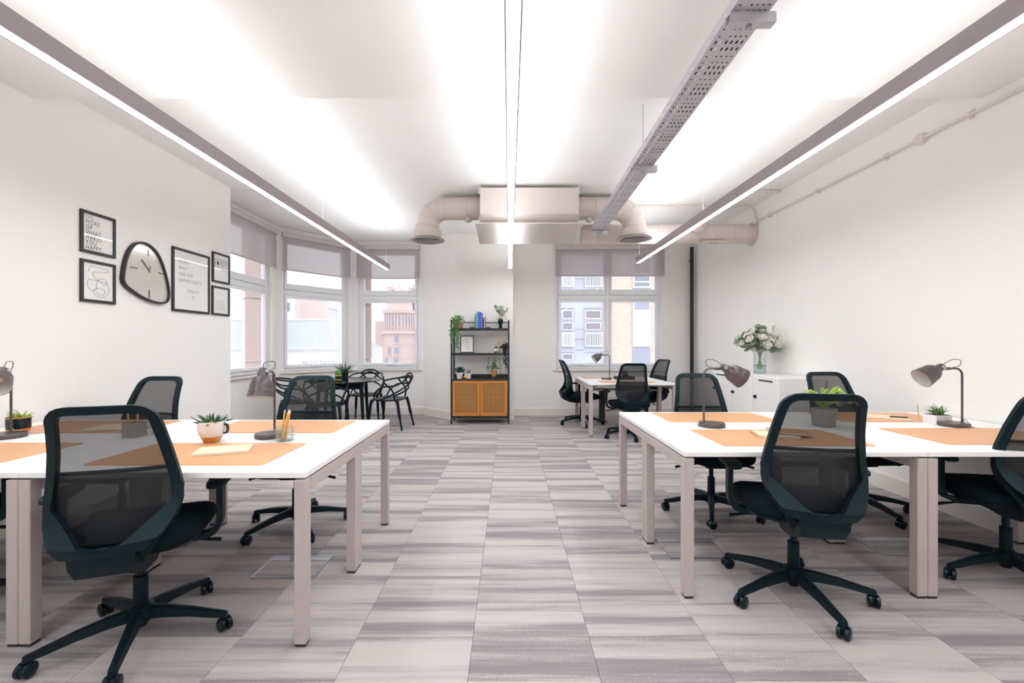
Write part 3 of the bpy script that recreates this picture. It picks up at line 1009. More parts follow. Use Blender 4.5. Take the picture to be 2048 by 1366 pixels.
def make_chair():
    o = thing('office_chair', 'x', 'chair', (0, 0, 0), 0, 'black mesh office chairs')
    # back frame: ring between outer and inner outline
    A = back_outline()
    B = inset_loop(A, 0.031)
    n = len(A)
    vs, fs = [], []
    for (u, z), (u2, z2) in zip(A, B):
        y, y2 = back_y(z, u), back_y(z2, u2)
        vs += [(u, y - 0.010, z), (u, y + 0.014, z), (u2, y2 + 0.016, z2), (u2, y2 - 0.016, z2)]
    for i in range(n):
        j = (i + 1) % n
        for k in range(4):
            fs.append((i * 4 + k, i * 4 + (k + 1) % 4, j * 4 + (k + 1) % 4, j * 4 + k))
    br = MB().add(vs, fs).build('backrest_frame', M_black, o, smooth=True)
    rows = []
    zz = [0.50 + (ZT - 0.028 - 0.50) * i / 22 for i in range(23)]
    Bw = sorted([(z, u) for u, z in B if u >= 0])
    for z in zz:
        w = interp(Bw, z) + 0.004
        rows.append([(w * (j / 5 - 1), back_y(z, w * (j / 5 - 1)) + 0.004, z) for j in range(11)])
    MB().sheet(rows).build('mesh_panel', M_mesh, o, smooth=True)
    rows = []
    for i in range(10):
        z = 0.50 + (0.775 - 0.50) * i / 9
        w = back_w(z) - 0.02
        rows.append([(w * (j / 5 - 1), back_y(z, w * (j / 5 - 1)) + 0.022, z) for j in range(11)])
    lum = MB().sheet(rows).build('lumbar_panel', M_mesh2, o, smooth=True)
    rim = []
    for j in range(13):
        w = back_w(0.775) - 0.015
        u = w * (j / 6 - 1)
        rim.append((u, back_y(0.775, u) + 0.020, 0.775))
    MB().tube(rim, 0.009, 6).build('lumbar_bar', M_black, lum, smooth=True)
    # lower shell: the side frames sweep down and back into a flat tab behind the mesh, then forward under the seat
    def scoop(z):                                        # how far the shell stands behind the mesh
        return interp([(0.50, 0.105), (0.53, 0.115), (0.57, 0.075), (0.63, 0.03), (0.70, 0.0)], z)
    sh = MB()
    for s in (-1, 1):
        g = []
        for i in range(12):
            z = 0.495 + i * 0.019
            w = interp([(0.49, 0.115), (0.52, 0.150), (0.56, 0.184), (0.60, 0.203), (0.65, 0.213), (0.72, 0.215)], z)
            a = 0.0 if z < 0.532 else min(w - 0.026, 0.06 + (z - 0.532) / 0.13 * 0.14)
            g.append([(s * (a + (w - a) * j / 5), back_y(z, a + (w - a) * j / 5) - 0.012 - scoop(z) * (1 - 0.55 * ((a + (w - a) * j / 5) / 0.23) ** 2), z) for j in range(6)])
        sh.slab(g, (0, 0.030, 0))
        # side cheek closing the scoop towards the seat
        g = []
        for i in range(7):
            z = 0.47 + i * 0.03
            w = interp([(0.46, 0.105), (0.52, 0.150), (0.56, 0.184), (0.60, 0.203), (0.65, 0.213)], z) - 0.012
            yb_ = back_y(z, w) - 0.010 - scoop(z) * 0.55
            yf = interp([(0.47, -0.13), (0.56, -0.17), (0.65, -0.20)], z)
            g.append([(s * (w + 0.006 * j / 3), yb_ + (yf - yb_) * j / 3, z) for j in range(4)])
        sh.slab(g, (-s * 0.014, 0, 0))
    sh.build('back_shell', M_black, o, smooth=True)
    car = MB()
    rings = []
    for y, z, w, h in ((-0.322, 0.512, 0.100, 0.010), (-0.316, 0.480, 0.096, 0.022), (-0.285, 0.440, 0.088, 0.030), (-0.18, 0.402, 0.09, 0.036), (-0.04, 0.388, 0.08, 0.036), (0.07, 0.390, 0.06, 0.03)):
        rings.append([(-w, y - h * 0.5, z - h), (w, y - h * 0.5, z - h), (w, y + h * 0.5, z + h * 0.9), (-w, y + h * 0.5, z + h * 0.9)])
    car.loft(rings)
    car.build('back_carrier', M_black, o)
    # seat
    def sup(a, b, z, n_=36, e=3.6, cy=0.035):
        out = []
        for i in range(n_):
            t = 2 * pi * i / n_
            c, s = cos(t), sin(t)
            out.append((a * abs(c) ** (2 / e) * (1 if c >= 0 else -1), cy + b * abs(s) ** (2 / e) * (1 if s >= 0 else -1), z))
        return out
    S = MB()
    rr = []
    for k, z in ((0.80, 0.432), (0.95, 0.438), (1.0, 0.455), (1.0, 0.475), (0.97, 0.492), (0.88, 0.503), (0.6, 0.507), (0.2, 0.504)):
        ring = sup(0.25 * k, 0.245 * k, z)
        rr.append([(x, y, zz_ - (max(0, y - 0.14) ** 2) * 1.6) for x, y, zz_ in ring])
    S.loft(rr)
    S.build('seat', M_blackfab, o, smooth=True)
    P_ = MB()
    P_.loft([sup(0.17, 0.16, 0.402), sup(0.225, 0.215, 0.420), sup(0.235, 0.23, 0.436)])
    P_.build('seat_pan', M_black, o, smooth=True)
    MB().rbox(-0.075, 0.075, -0.12, 0.11, 0.355, 0.405, 0.012).build('tilt_mechanism', M_black, o)
    for s in (-1, 1):
        MB().tube([(s * 0.07, 0.03, 0.375), (s * 0.20, 0.05, 0.372), (s * 0.285, 0.06, 0.355)], [0.006, 0.006, 0.010], 6, flat=1.0).build('lever', M_black, o)
    # gas column
    col = MB().lathe([(0, 0.36), (0.016, 0.36), (0.016, 0.27), (0.026, 0.268), (0.027, 0.06), (0.02, 0.05), (0, 0.05)], 18).build('gas_column', M_black, o, smooth=True)
    hub = MB().lathe([(0.028, 0.145), (0.048, 0.135), (0.052, 0.09), (0.046, 0.078), (0, 0.078)], 20).build('base_hub', M_black, o, smooth=True)
    # arms
    for s in (-1, 1):
        path = catmull([(s * 0.12, 0.02, 0.412), (s * 0.20, 0.02, 0.400), (s * 0.262, 0.025, 0.41), (s * 0.287, 0.03, 0.45), (s * 0.290, 0.035, 0.52), (s * 0.287, 0.04, 0.625)], 4)
        arm = MB()
        rings = []
        for i, p in enumerate(path):
            t = (path[min(i + 1, len(path) - 1)] - path[max(i - 1, 0)]).normalized()
            sd = Vector((0, 1, 0)); nn = t.cross(sd).normalized()
            wy, wn = 0.027, 0.012
            rings.append([p + sd * wy + nn * wn, p + sd * wy - nn * wn, p - sd * wy - nn * wn, p - sd * wy + nn * wn])
        arm.loft(rings)
        ao = arm.build('armrest', M_black, o, smooth=True)
        pad = MB()
        pr = []
        for k, z in ((0.8, 0.622), (1.0, 0.630), (1.0, 0.643), (0.85, 0.652), (0.3, 0.653)):
            ring = sup(0.040 * k, 0.122 * (0.3 + 0.7 * k), z, 24, 3.0, 0.05)
            pr.append([(x + s * 0.283, y, zz_) for x, y, zz_ in ring])
        pad.loft(pr)
        pad.build('arm_pad', M_black, ao, smooth=True)
    # five legs with casters
    leg = MB()
    rings = []
    for x, z, w, h in ((0.035, 0.112, 0.024, 0.024), (0.10, 0.110, 0.023, 0.021), (0.20, 0.098, 0.019, 0.017), (0.29, 0.080, 0.016, 0.014), (0.335, 0.072, 0.015, 0.012), (0.345, 0.070, 0.012, 0.009)):
        rings.append([(x, -w, z - h), (x, w, z - h), (x, w * 0.75, z + h * 0.8), (x, w * 0.35, z + h), (x, -w * 0.35, z + h), (x, -w * 0.75, z + h * 0.8)])
    leg.loft(rings)
    lme = leg.mesh('leg', M_black, True)
    ca = MB()
    R = 0.029
    for s in (-1, 1):
        ca.lathe([(0, -0.010), (R * 0.8, -0.010), (R, -0.005), (R, 0.006), (R * 0.75, 0.011), (0, 0.012)], 20, (0.0, s * 0.014, R), (0, s, 0))
    ca.lathe([(0, 0.062), (0.010, 0.062), (0.010, 0.035), (0, 0.035)], 10)
    ca.rbox(-0.024, 0.014, -0.006, 0.006, 0.018, 0.052, 0.003)
    cme = ca.mesh('caster', M_shiny, True)
    for i in range(5):
        l = link('leg', lme, o, None, (0, 0, 2 * pi * i / 5))
        c = link('caster', cme, l, (0.335, 0, 0.0), (0, 0, 0.6 + 1.3 * i))
    return o

proto = make_chair()
_first = [True]
def put_chair(x, y, heading, base, label, z=1.0):
    """heading: degrees the sitter looks, clockwise from +Y; base: world angle of the first leg"""
    o = proto if _first[0] else copy_tree(proto)
    _first[0] = False
    o.location = (x, y, 0)
    o.rotation_euler = (0, 0, -radians(heading))
    o.scale = (1, 1, z)
    o['label'] = label
    i = 0
    for ch in o.children:
        if ch.name.split('.')[0] == 'leg':
            ch.rotation_euler.z = radians(base) + 2 * pi * i / 5 + radians(heading)
            for c in ch.children:
                c.rotation_euler.z = random.uniform(-2.5, 2.5)
            i += 1
    return o
put_chair(1.435, 2.22, 12, -90, 'black mesh chair in the right foreground, its back to the viewer', 1.01)
put_chair(-1.59, 1.90, -20, 8, 'black mesh chair in the left foreground, turned to the left desk', 1.0)
put_chair(-2.62, 2.98, 184, 15, 'black mesh chair behind the left wall desk, below the framed prints', 0.985)
put_chair(-1.48, 3.06, 176, 22, 'black mesh chair behind the left bench, in front of the round table', 0.985)
put_chair(1.53, 3.33, 183, 30, 'black mesh chair behind the curved neck lamp on the right', 0.985)
put_chair(2.66, 3.36, 176, 60, 'black mesh chair behind the right bench, before the white lockers', 0.995)
put_chair(2.71, 2.40, 11, 185, 'black mesh chair cut off by the right picture edge', 1.0)
put_chair(-2.72, 2.02, -24, 38, 'black mesh chair under the desk at the left picture edge, mostly hidden', 1.0)
put_chair(1.15, 7.02, 84, 56, 'black mesh chair seen from the side, left of the far bench', 0.985)
put_chair(1.63, 6.02, 2, 200, 'black mesh chair in front of the far bench, back to the viewer', 0.985)
put_chair(2.19, 7.0, 252, 40, 'black mesh chair right of the far bench near the corner pipe', 0.99)

# ================================================================== desk lamps
def make_lamp(d=(0.85, 0, -0.53)):
    o = thing('desk_lamp', 'x', 'lamp', (0, 0, 0), 0, 'brown grey metal desk lamps')
    MB().lathe([(0, 0.0), (0.076, 0.0), (0.080, 0.004), (0.080, 0.022), (0.077, 0.026), (0.0, 0.026)], 36).build('base', M_lamp, o, smooth=True)
    px = -0.052
    pts = [Vector((px, 0, 0.02)), Vector((px, 0, 0.335))]
    for k in range(1, 7):
        a = k / 6 * pi / 2
        pts.append(Vector((px + 0.042 - 0.042 * cos(a), 0, 0.335 + 0.042 * sin(a))))
    pts.append(Vector((px + 0.085, 0, 0.377)))
    MB().tube(pts, 0.0062, 10).build('stem', M_lamp, o, smooth=True)
    MB().rbox(px + 0.07, px + 0.135, -0.007, 0.007, 0.367, 0.385, 0.004).build('joint_arm', M_lamp, o)
    d = Vector(d).normalized()
    c = Vector((px + 0.126, 0, 0.388))
    prof = [(0.0, -0.014), (0.014, -0.012), (0.021, -0.004), (0.023, 0.012), (0.026, 0.030), (0.040, 0.042), (0.051, 0.062), (0.055, 0.085), (0.0565, 0.105), (0.0585, 0.108), (0.0580, 0.113),
            (0.0595, 0.116), (0.0590, 0.121), (0.0605, 0.124), (0.060, 0.129), (0.063, 0.140), (0.0615, 0.140)]
    prof = [(r * 1.06, z * 1.06) for r, z in prof]
    sh = MB().lathe(prof, 32, c, d).build('shade', M_lamp, o, smooth=True)
    MB().lathe([(0.0650, 0.148), (0.061, 0.125), (0.056, 0.090), (0.052, 0.068), (0.038, 0.047), (0.0, 0.038)], 32, c, d).build('shade_lining', M_lampin, sh, smooth=True)
    MB().lathe([(0, 0.105), (0.012, 0.10), (0.021, 0.088), (0.022, 0.075), (0.013, 0.055), (0.012, 0.04), (0, 0.04)], 16, c, d).build('bulb', M_white, sh, smooth=True)
    for s in (-1, 1):
        MB().lathe([(0, 0.033), (0.011, 0.033), (0.013, 0.029), (0.013, 0.018), (0, 0.018)], 16, c + d * 0.008, (0, s, 0)).build('joint_knob', M_steel, o, smooth=True)
    cp = catmull([c - d * 0.012, c - d * 0.03 + Vector((0, 0, 0.01)), (px + 0.055, 0.0, 0.435), (px + 0.02, 0.012, 0.43), (px + 0.025, 0.01, 0.395), (px + 0.06, 0.004, 0.384)], 6)
    MB().tube(cp, 0.0022, 6).build('cord_loop', M_lamp, o, smooth=True)
    cp = catmull([(px - 0.008, 0.0, 0.028), (px - 0.014, 0.0, 0.045), (px - 0.032, 0.004, 0.03), (px - 0.034, 0.006, 0.006), (px - 0.02, 0.05, 0.0035), (px + 0.0, 0.12, 0.0035)], 6)
    MB().tube(cp, 0.0025, 6).build('power_cord', M_cord, o, smooth=True)
    return o
lamp0 = make_lamp()
def put_lamp(x, y, rz, label, first=False, z=1.0, src=None):
    o = src or (lamp0 if first else copy_tree(lamp0))
    o.location = (x, y, DZ); o.rotation_euler = (0, 0, radians(rz)); o.scale = (1, 1, z); o['label'] = label
    return o
put_lamp(1.318, 2.86, 0, 'brown grey desk lamp with its shade turned right, on the right bench', True)
put_lamp(-1.373, 2.528, 272, 'dark desk lamp with its bell shade hanging straight down, beside the pencil cup', src=make_lamp((0.22, 0.0, -0.97)))
put_lamp(2.905, 2.875, 176, 'brown grey desk lamp with its shade turned left, by the square planter')
put_lamp(-2.867, 2.517, 305, 'desk lamp cut off by the left picture edge')
put_lamp(1.50, 6.78, 190, 'small looking desk lamp on the far bench before the back window')

# ================================================================== leaves and plants
def leaf_mesh(name, m, shape, L=1.0, bend=0.25, w=0.18, fold=0.0, rows=6):
    g = []
    for i in range(rows):
        t = i / (rows - 1)
        if shape == 'spike': ww = w * (1 - t) ** 0.7 * (0.75 + 0.9 * t * (1 - t))
        elif shape == 'round': ww = w * sqrt(max(0.0, 1 - (2 * t - 1) ** 2)) + 0.004
        else: ww = w * sin(pi * min(1, t ** 0.75)) + 0.006
        z = L * t * cos(bend * t * 0.9); y = L * bend * t * t
        g.append([(-ww, y + fold * ww, z), (0, y, z), (ww, y + fold * ww, z)])
    mb = MB()
    if shape == 'spike':
        mb.slab(g, (0, w * 0.35, 0))
    else:
        mb.slab(g, (0, 0.012 * L, 0))
    return mb.mesh(name, m, True)
LF_spike = leaf_mesh('leaf', M_leafd, 'spike', 1, 0.3, 0.14, 0.4)
LF_grass = leaf_mesh('leaf', M_leafm, 'spike', 1, 0.45, 0.055, 0.2)
LF_grassd = leaf_mesh('leaf', M_leafd, 'spike', 1, 0.5, 0.06, 0.2)
LF_moss = leaf_mesh('leaf', M_leafl, 'spike', 1, 0.5, 0.16, 0.2)
LF_euc = leaf_mesh('leaf', M_leafe, 'round', 1, 0.25, 0.42, 0.15, 8)
LF_green = leaf_mesh('leaf', M_leafm, 'oval', 1, 0.3, 0.24, 0.2)
LF_dark = leaf_mesh('leaf', M_leafd, 'oval', 1, 0.3, 0.26, 0.2)
LF_lime = leaf_mesh('leaf', M_leafl, 'oval', 1, 0.4, 0.22, 0.2)
LF_blk = leaf_mesh('leaf', M_leafb, 'oval', 1, 0.3, 0.24, 0.2)

def orient(d, roll=0.0):
    d = Vector(d).normalized()
    return (d.to_track_quat('Z', 'Y') @ Matrix.Rotation(roll, 3, 'Z').to_quaternion()).to_euler()
def put_leaf(me, parent, p, d, s, roll=None, sx=None):
    o = link('leaf', me, parent, p, orient(d, random.uniform(0, 6.3) if roll is None else roll))
    o.scale = (s, s, s) if sx is None else (sx, sx, s)
    return o
def joined(parts, name, m, parent, kind=None):
    """many small leaves as one mesh: parts = (template mesh, location, direction, scale)"""
    mb = MB()
    for me, p, d, s in parts:
        R = orient(d, random.uniform(0, 6.3)).to_matrix()
        mb.add([Vector(p) + R @ (Vector(v.co) * s) for v in me.vertices], [tuple(f.vertices) for f in me.polygons])
    o = mb.build(name, m, parent, True)
    if kind: o['kind'] = kind
    return o
def sphdir(az, el):
    return Vector((cos(az) * cos(el), sin(az) * cos(el), sin(el)))

def pot(o, prof, m, n=28):
    return MB().lathe(prof, n).build('pot', m, o, smooth=True)

# succulent in a white cup with a gold dipped foot
def succulent():
    o = thing('succulent_plant', 'spiky succulent in a white cup with gold dipped base on the near left desk', 'plant', (-1.618, 2.395, DZ + 0.0))
    c = pot(o, [(0.050, 0.034), (0.061, 0.050), (0.066, 0.075), (0.067, 0.115), (0.0655, 0.117), (0.062, 0.112), (0.0, 0.106)], M_pot)
    MB().lathe([(0, 0.0), (0.034, 0.0), (0.038, 0.004), (0.046, 0.022), (0.0525, 0.0345), (0.0495, 0.0345), (0, 0.03)], 28).build('gold_base', M_gold, c, smooth=True)
    MB().prism([(0.063, 0, 0.045), (0.083, 0, 0.050), (0.090, 0, 0.075), (0.083, 0, 0.100), (0.063, 0, 0.106), (0.063, 0, 0.096), (0.076, 0, 0.092), (0.080, 0, 0.075), (0.076, 0, 0.058), (0.063, 0, 0.055)], (0, 0.012, 0)).build('cup_handle', M_frameblk, c)
    random.seed(3)
    for k in range(26):
        r = k / 26
        el = radians(78 - 70 * r); az = k * 2.4
        put_leaf(LF_spike, o, sphdir(az, 0) * (0.008 + 0.02 * r) + Vector((0, 0, 0.104)), sphdir(az, el), 0.050 + 0.032 * r, roll=None)
    joined([(LF_moss, sphdir(random.uniform(0, 6.3), 0) * random.uniform(0.03, 0.058) + Vector((0, 0, 0.106)), sphdir(random.uniform(0, 6.3), random.uniform(0.2, 1.2)), random.uniform(0.012, 0.02)) for _ in range(60)], 'moss', M_leafl, o, 'stuff')
    return o
succulent()

# pale square planter with a grassy plant
o = thing('grass_planter', 'small grassy plant in a white square planter behind the right lamp', 'plant', (2.905, 2.985, DZ))
MB().rbox(-0.056, 0.056, -0.05, 0.05, 0, 0.058, 0.004).build('planter', M_pot, o)
MB().box(-0.05, 0.05, -0.044, 0.044, 0.052, 0.060).build('soil', M_soil, o)
random.seed(5)
for k in range(46):
    el = radians(random.uniform(20, 88)); az = random.uniform(0, 6.3)
    put_leaf(LF_grass, o, (random.uniform(-0.02, 0.02), random.uniform(-0.018, 0.018), 0.058), sphdir(az, el), random.uniform(0.045, 0.07), sx=random.uniform(0.08, 0.11))
o = thing('pencil', 'single wooden pencil standing behind the square planter', 'pencil', (2.857, 3.065, DZ))
MB().cyl((0, 0, 0), (-0.012, 0.0, 0.115), 0.0035, n=6).build('shaft', M_pencil, o)
MB().cyl((-0.012, 0, 0.115), (-0.0136, 0, 0.13), 0.0035, 0.0004, n=6).build('tip', M_pages, o)

# fern in a ribbed grey pot
o = thing('potted_fern', 'lime green fern in a grey pot, seen through the right foreground chair', 'plant', (2.06, 2.88, DZ))
pot(o, [(0, 0), (0.060, 0.0), (0.064, 0.004), (0.074, 0.115), (0.072, 0.117), (0.068, 0.112), (0.0, 0.105)], M_potgrey)
random.seed(8)
for k in range(15):
    az = k * 2.4 + random.uniform(-.2, .2); rch = random.uniform(0.08, 0.15); hh = random.uniform(0.06, 0.145)
    pts = catmull([(0, 0, 0.10), (cos(az) * rch * 0.35, sin(az) * rch * 0.35, 0.10 + hh * 0.7), (cos(az) * rch * 0.75, sin(az) * rch * 0.75, 0.10 + hh), (cos(az) * rch * 1.1, sin(az) * rch * 1.1, 0.09 + hh * 0.9)], 4)
    fr = MB().tube(pts, 0.0015, 5).build('frond', M_leafl, o)
    for i in range(3, len(pts)):
        t = (pts[i] - pts[i - 1]).normalized()
        sd = t.cross(Vector((0, 0, 1))).normalized()
        for s in (-1, 1):
            put_leaf(LF_lime, fr, pts[i], sd * s + t * 0.5 + Vector((0, 0, 0.15)), 0.038 * (1.1 - 0.5 * i / len(pts)), roll=random.uniform(-0.4, 0.4))

# plant with a black and gold pot, left edge
def banded_pot(o, s=1.0, body=M_shiny, band=M_gold):
    p = pot(o, [(0.030 * s, 0.012 * s), (0.040 * s, 0.022 * s), (0.041 * s, 0.070 * s), (0.039 * s, 0.072 * s), (0.036 * s, 0.066 * s), (0, 0.062 * s)], body)
    MB().lathe([(0, 0), (0.026 * s, 0), (0.034 * s, 0.006 * s), (0.0405 * s, 0.020 * s), (0.036 * s, 0.020 * s), (0, 0.01 * s)], 24).build('gold_base', band, p, smooth=True)
    MB().lathe([(0.0412 * s, 0.066 * s), (0.0418 * s, 0.069 * s), (0.0412 * s, 0.072 * s)], 24).build('gold_rim', band, p, smooth=True)
o = thing('succulent_plant', 'pale succulent in a black and gold pot at the left picture edge', 'plant', (-2.965, 2.66, DZ), 0)
banded_pot(o, 1.35)
random.seed(21)
for k in range(22):
    el = radians(random.uniform(15, 85))
    put_leaf(LF_moss, o, sphdir(k * 2.4, 0) * 0.02 + Vector((0, 0, 0.088)), sphdir(k * 2.4, el), random.uniform(0.04, 0.06))
# pencil cup and cactus behind the left chair
o = thing('pencil_box', 'square grey pencil box seen through the left foreground chair', 'pencil holder', (-2.165, 2.545, DZ))
MB().box(-0.04, 0.04, -0.04, -0.036, 0, 0.085).box(-0.04, 0.04, 0.036, 0.04, 0, 0.085).box(-0.04, -0.036, -0.036, 0.036, 0, 0.085).box(0.036, 0.04, -0.036, 0.036, 0, 0.085).box(-0.036, 0.036, -0.036, 0.036, 0, 0.005).build('box', M_potgrey, o)
def loose_pencil(x, y, z0, tx, ty, h, label, m=M_pencil):
    p = thing('pencil', label, 'pencil', (x, y, z0), 0, 'wooden pencils in holders')
    d = Vector((tx, ty, h))
    MB().cyl((0, 0, 0), d, 0.0046, n=6).build('shaft', m, p)
    MB().cyl(d, d * 1.12, 0.0046, 0.0006, n=6).build('tip', M_pages, p)
for i, (x, y, tx, ty) in enumerate(((-0.02, 0.0, -0.022, 0), (0.0, 0.015, -0.004, 0.01), (0.015, -0.01, 0.012, 0.0))):
    loose_pencil(-2.165 + x, 2.545 + y, DZ + 0.006, tx, ty, 0.13, ['left', 'middle', 'right'][i] + ' pencil in the grey pencil box behind the left chair')
o = thing('succulent_plant', 'little green plant beside the grey pencil box on the left bench', 'plant', (-2.09, 2.62, DZ))
pot(o, [(0, 0), (0.025, 0), (0.031, 0.05), (0.028, 0.05), (0, 0.045)], M_pot, 20)
for k in range(20):
    put_leaf(LF_moss, o, (0, 0, 0.045), sphdir(k * 2.4, radians(random.uniform(25, 85))), random.uniform(0.03, 0.05))

# glass pencil cup
CUP = Vector((-1.243, 2.435, DZ))
o = thing('glass_pencil_cup', 'clear ribbed glass cup on the left bench holding pencils', 'pencil holder', CUP)
prof = [(0, 0.0), (0.040, 0.0), (0.043, 0.003), (0.047, 0.058), (0.052, 0.061), (0.052, 0.066), (0.040, 0.068), (0.041, 0.086), (0.0395, 0.086), (0.0385, 0.066), (0.044, 0.058), (0.040, 0.006), (0, 0.006)]
MB().lathe(prof, 28).build('cup', M_clear, o, smooth=True)
for k in range(18):
    a = 2 * pi * k / 18
    MB().cyl((0.0435 * cos(a), 0.0435 * sin(a), 0.004), (0.0470 * cos(a), 0.0470 * sin(a), 0.058), 0.0022, n=5).build('rib', M_clear, o)
for i, (x, y, tx, ty, h) in enumerate(((-0.018, 0.0, 0.020, 0.0, 0.150), (-0.004, 0.012, 0.018, 0.004, 0.146), (-0.004, -0.012, 0.030, 0.0, 0.142), (0.006, 0.0, 0.022, 0.004, 0.148), (-0.012, -0.006, 0.034, 0.002, 0.145))):
    loose_pencil(CUP.x + x, CUP.y + y, DZ + 0.008, tx, ty, h, ['leftmost', 'second', 'middle', 'fourth', 'rightmost'][i] + ' wooden pencil in the clear glass cup')

# notebooks
def notebook(x, y, z, rz, w, d, t, label, cover=M_card, spiral='y', n=22):
    """w along local x, d along local y; wire binding along the +y or -x edge"""
    o = thing('notebook', label, 'notebook', (x, y, z), radians(rz), 'spiral notebooks')
    MB().box(-w / 2, w / 2, -d / 2, d / 2, 0.0006, 0.0016).build('back_cover', cover, o)
    MB().box(-w / 2 + 0.002, w / 2 - 0.002, -d / 2 + 0.002, d / 2 - 0.002, 0.0017, t - 0.0012).build('page_block', M_pages, o)
    MB().box(-w / 2, w / 2, -d / 2, d / 2, t - 0.0011, t).build('front_cover', cover, o)
    sp_ = MB()
    for k in range(n):
        if spiral == 'y':
            c = Vector((-w / 2 + w * (k + 0.5) / n, d / 2 - 0.002, t / 2))
            ring = [c + Vector((0, cos(a) * 0.006, sin(a) * (t / 2 + 0.0015))) for a in [2 * pi * i / 8 for i in range(8)]]
        else:
            c = Vector((-w / 2 + 0.002, -d / 2 + d * (k + 0.5) / n, t / 2))
            ring = [c + Vector((cos(a) * 0.006, 0, sin(a) * (t / 2 + 0.0015))) for a in [2 * pi * i / 8 for i in range(8)]]
        sp_.tube(ring, 0.0007, 4, closed=True)
    sp_.build('wire_binding', M_gold if cover is M_card else M_steel, o)
    return o
ZM = DZ + 0.0034
notebook(-1.415, 2.185, ZM, 20, 0.235, 0.165, 0.011, 'cream spiral notebook lying on the near left desk mat', M_card)
notebook(1.545, 2.555, ZM, -14, 0.215, 0.155, 0.012, 'lower cream spiral notebook of the pair behind the right foreground chair', M_card, 'x', 18)
notebook(1.635, 2.575, ZM + 0.0145, -22, 0.205, 0.15, 0.011, 'upper kraft spiral notebook of the pair behind the right foreground chair', M_kraft, 'x', 18)
notebook(-2.48, 2.80, ZM, 16, 0.30, 0.21, 0.010, 'pale spiral notebook on the far left desk, seen through the left foreground chair', M_card)
notebook(2.72, 3.20, ZM, -30, 0.27, 0.19, 0.009, 'cream folder notebook lying left of the square planter', M_card, 'x', 20)
o = thing('pen_case', 'dark slim pen case lying on the folder notebook', 'pen case', (2.775, 3.135, ZM + 0.0105), radians(-22))
MB().rbox(-0.05, 0.05, -0.009, 0.009, 0, 0.008, 0.003).build('body', M_foot, o)
MB().rbox(0.051, 0.062, -0.008, 0.008, 0.001, 0.007, 0.002).build('cap', M_gold, o)

# far bench planter and tray
o = thing('desk_tray', 'dark tray on the far bench seen through the mesh chair', 'tray', (1.78, 6.80, DZ))
MB().box(-0.14, 0.14, -0.1, 0.1, 0, 0.006).box(-0.14, 0.14, -0.1, -0.094, 0.006, 0.045).box(-0.14, 0.14, 0.094, 0.1, 0.006, 0.045).box(-0.14, -0.134, -0.094, 0.094, 0.006, 0.045).box(0.134, 0.14, -0.094, 0.094, 0.006, 0.045).build('tray', M_foot, o)
o = thing('succulent_plant', 'small plant in a dark pot standing in the far bench tray', 'plant', (1.80, 6.80, DZ + 0.006))
pot(o, [(0, 0), (0.04, 0), (0.05, 0.07), (0.047, 0.07), (0, 0.06)], M_foot, 20)
for k in range(26):
    put_leaf(LF_spike, o, (0, 0, 0.06), sphdir(k * 2.4, radians(random.uniform(15, 85))), random.uniform(0.06, 0.085))

# ================================================================== pictures and clock on the left wall
ROTW = (pi / 2, 0, pi / 2)
def picture(y0, y1, z0, z1, label, fw=0.022, dp=0.018, mat_w=0.0):
    o = thing('framed_print', label, 'picture', (XL + 0.001, (y0 + y1) / 2, (z0 + z1) / 2), 0, 'black framed prints on the left wall', ROTW)
    w, h = (y1 - y0) / 2, (z1 - z0) / 2
    fr = MB()
    fr.rbox(-w, w, h - fw, h, 0, dp, 0.002, 1); fr.rbox(-w, w, -h, -h + fw, 0, dp, 0.002, 1)
    fr.rbox(-w, -w + fw, -h + fw, h - fw, 0, dp, 0.002, 1); fr.rbox(w - fw, w, -h + fw, h - fw, 0, dp, 0.002, 1)
    fr.build('frame', M_frameblk, o)
    MB().box(-w + fw, w - fw, -h + fw, h - fw, 0.004, 0.008).build('print', M_paper, o)
    MB().add([(-w + fw, -h + fw, 0.013), (w - fw, -h + fw, 0.013), (w - fw, h - fw, 0.013), (-w + fw, h - fw, 0.013)], [(0, 1, 2, 3)]).build('glazing', M_pglass, o)
    return o, w - fw, h - fw
def words(o, body, x, y, size, m, align='LEFT', spacing=1.0, sx=1.0):
    return link('lettering', text_mesh(body, size, m, align, spacing, sx), o, (x, y, 0.0092))
def line_art(o, pts, r, m, name='line_drawing', closed=False):
    return MB().tube([(x, y, 0.0088) for x, y in pts], r, 4, closed=closed).build(name, m, o)

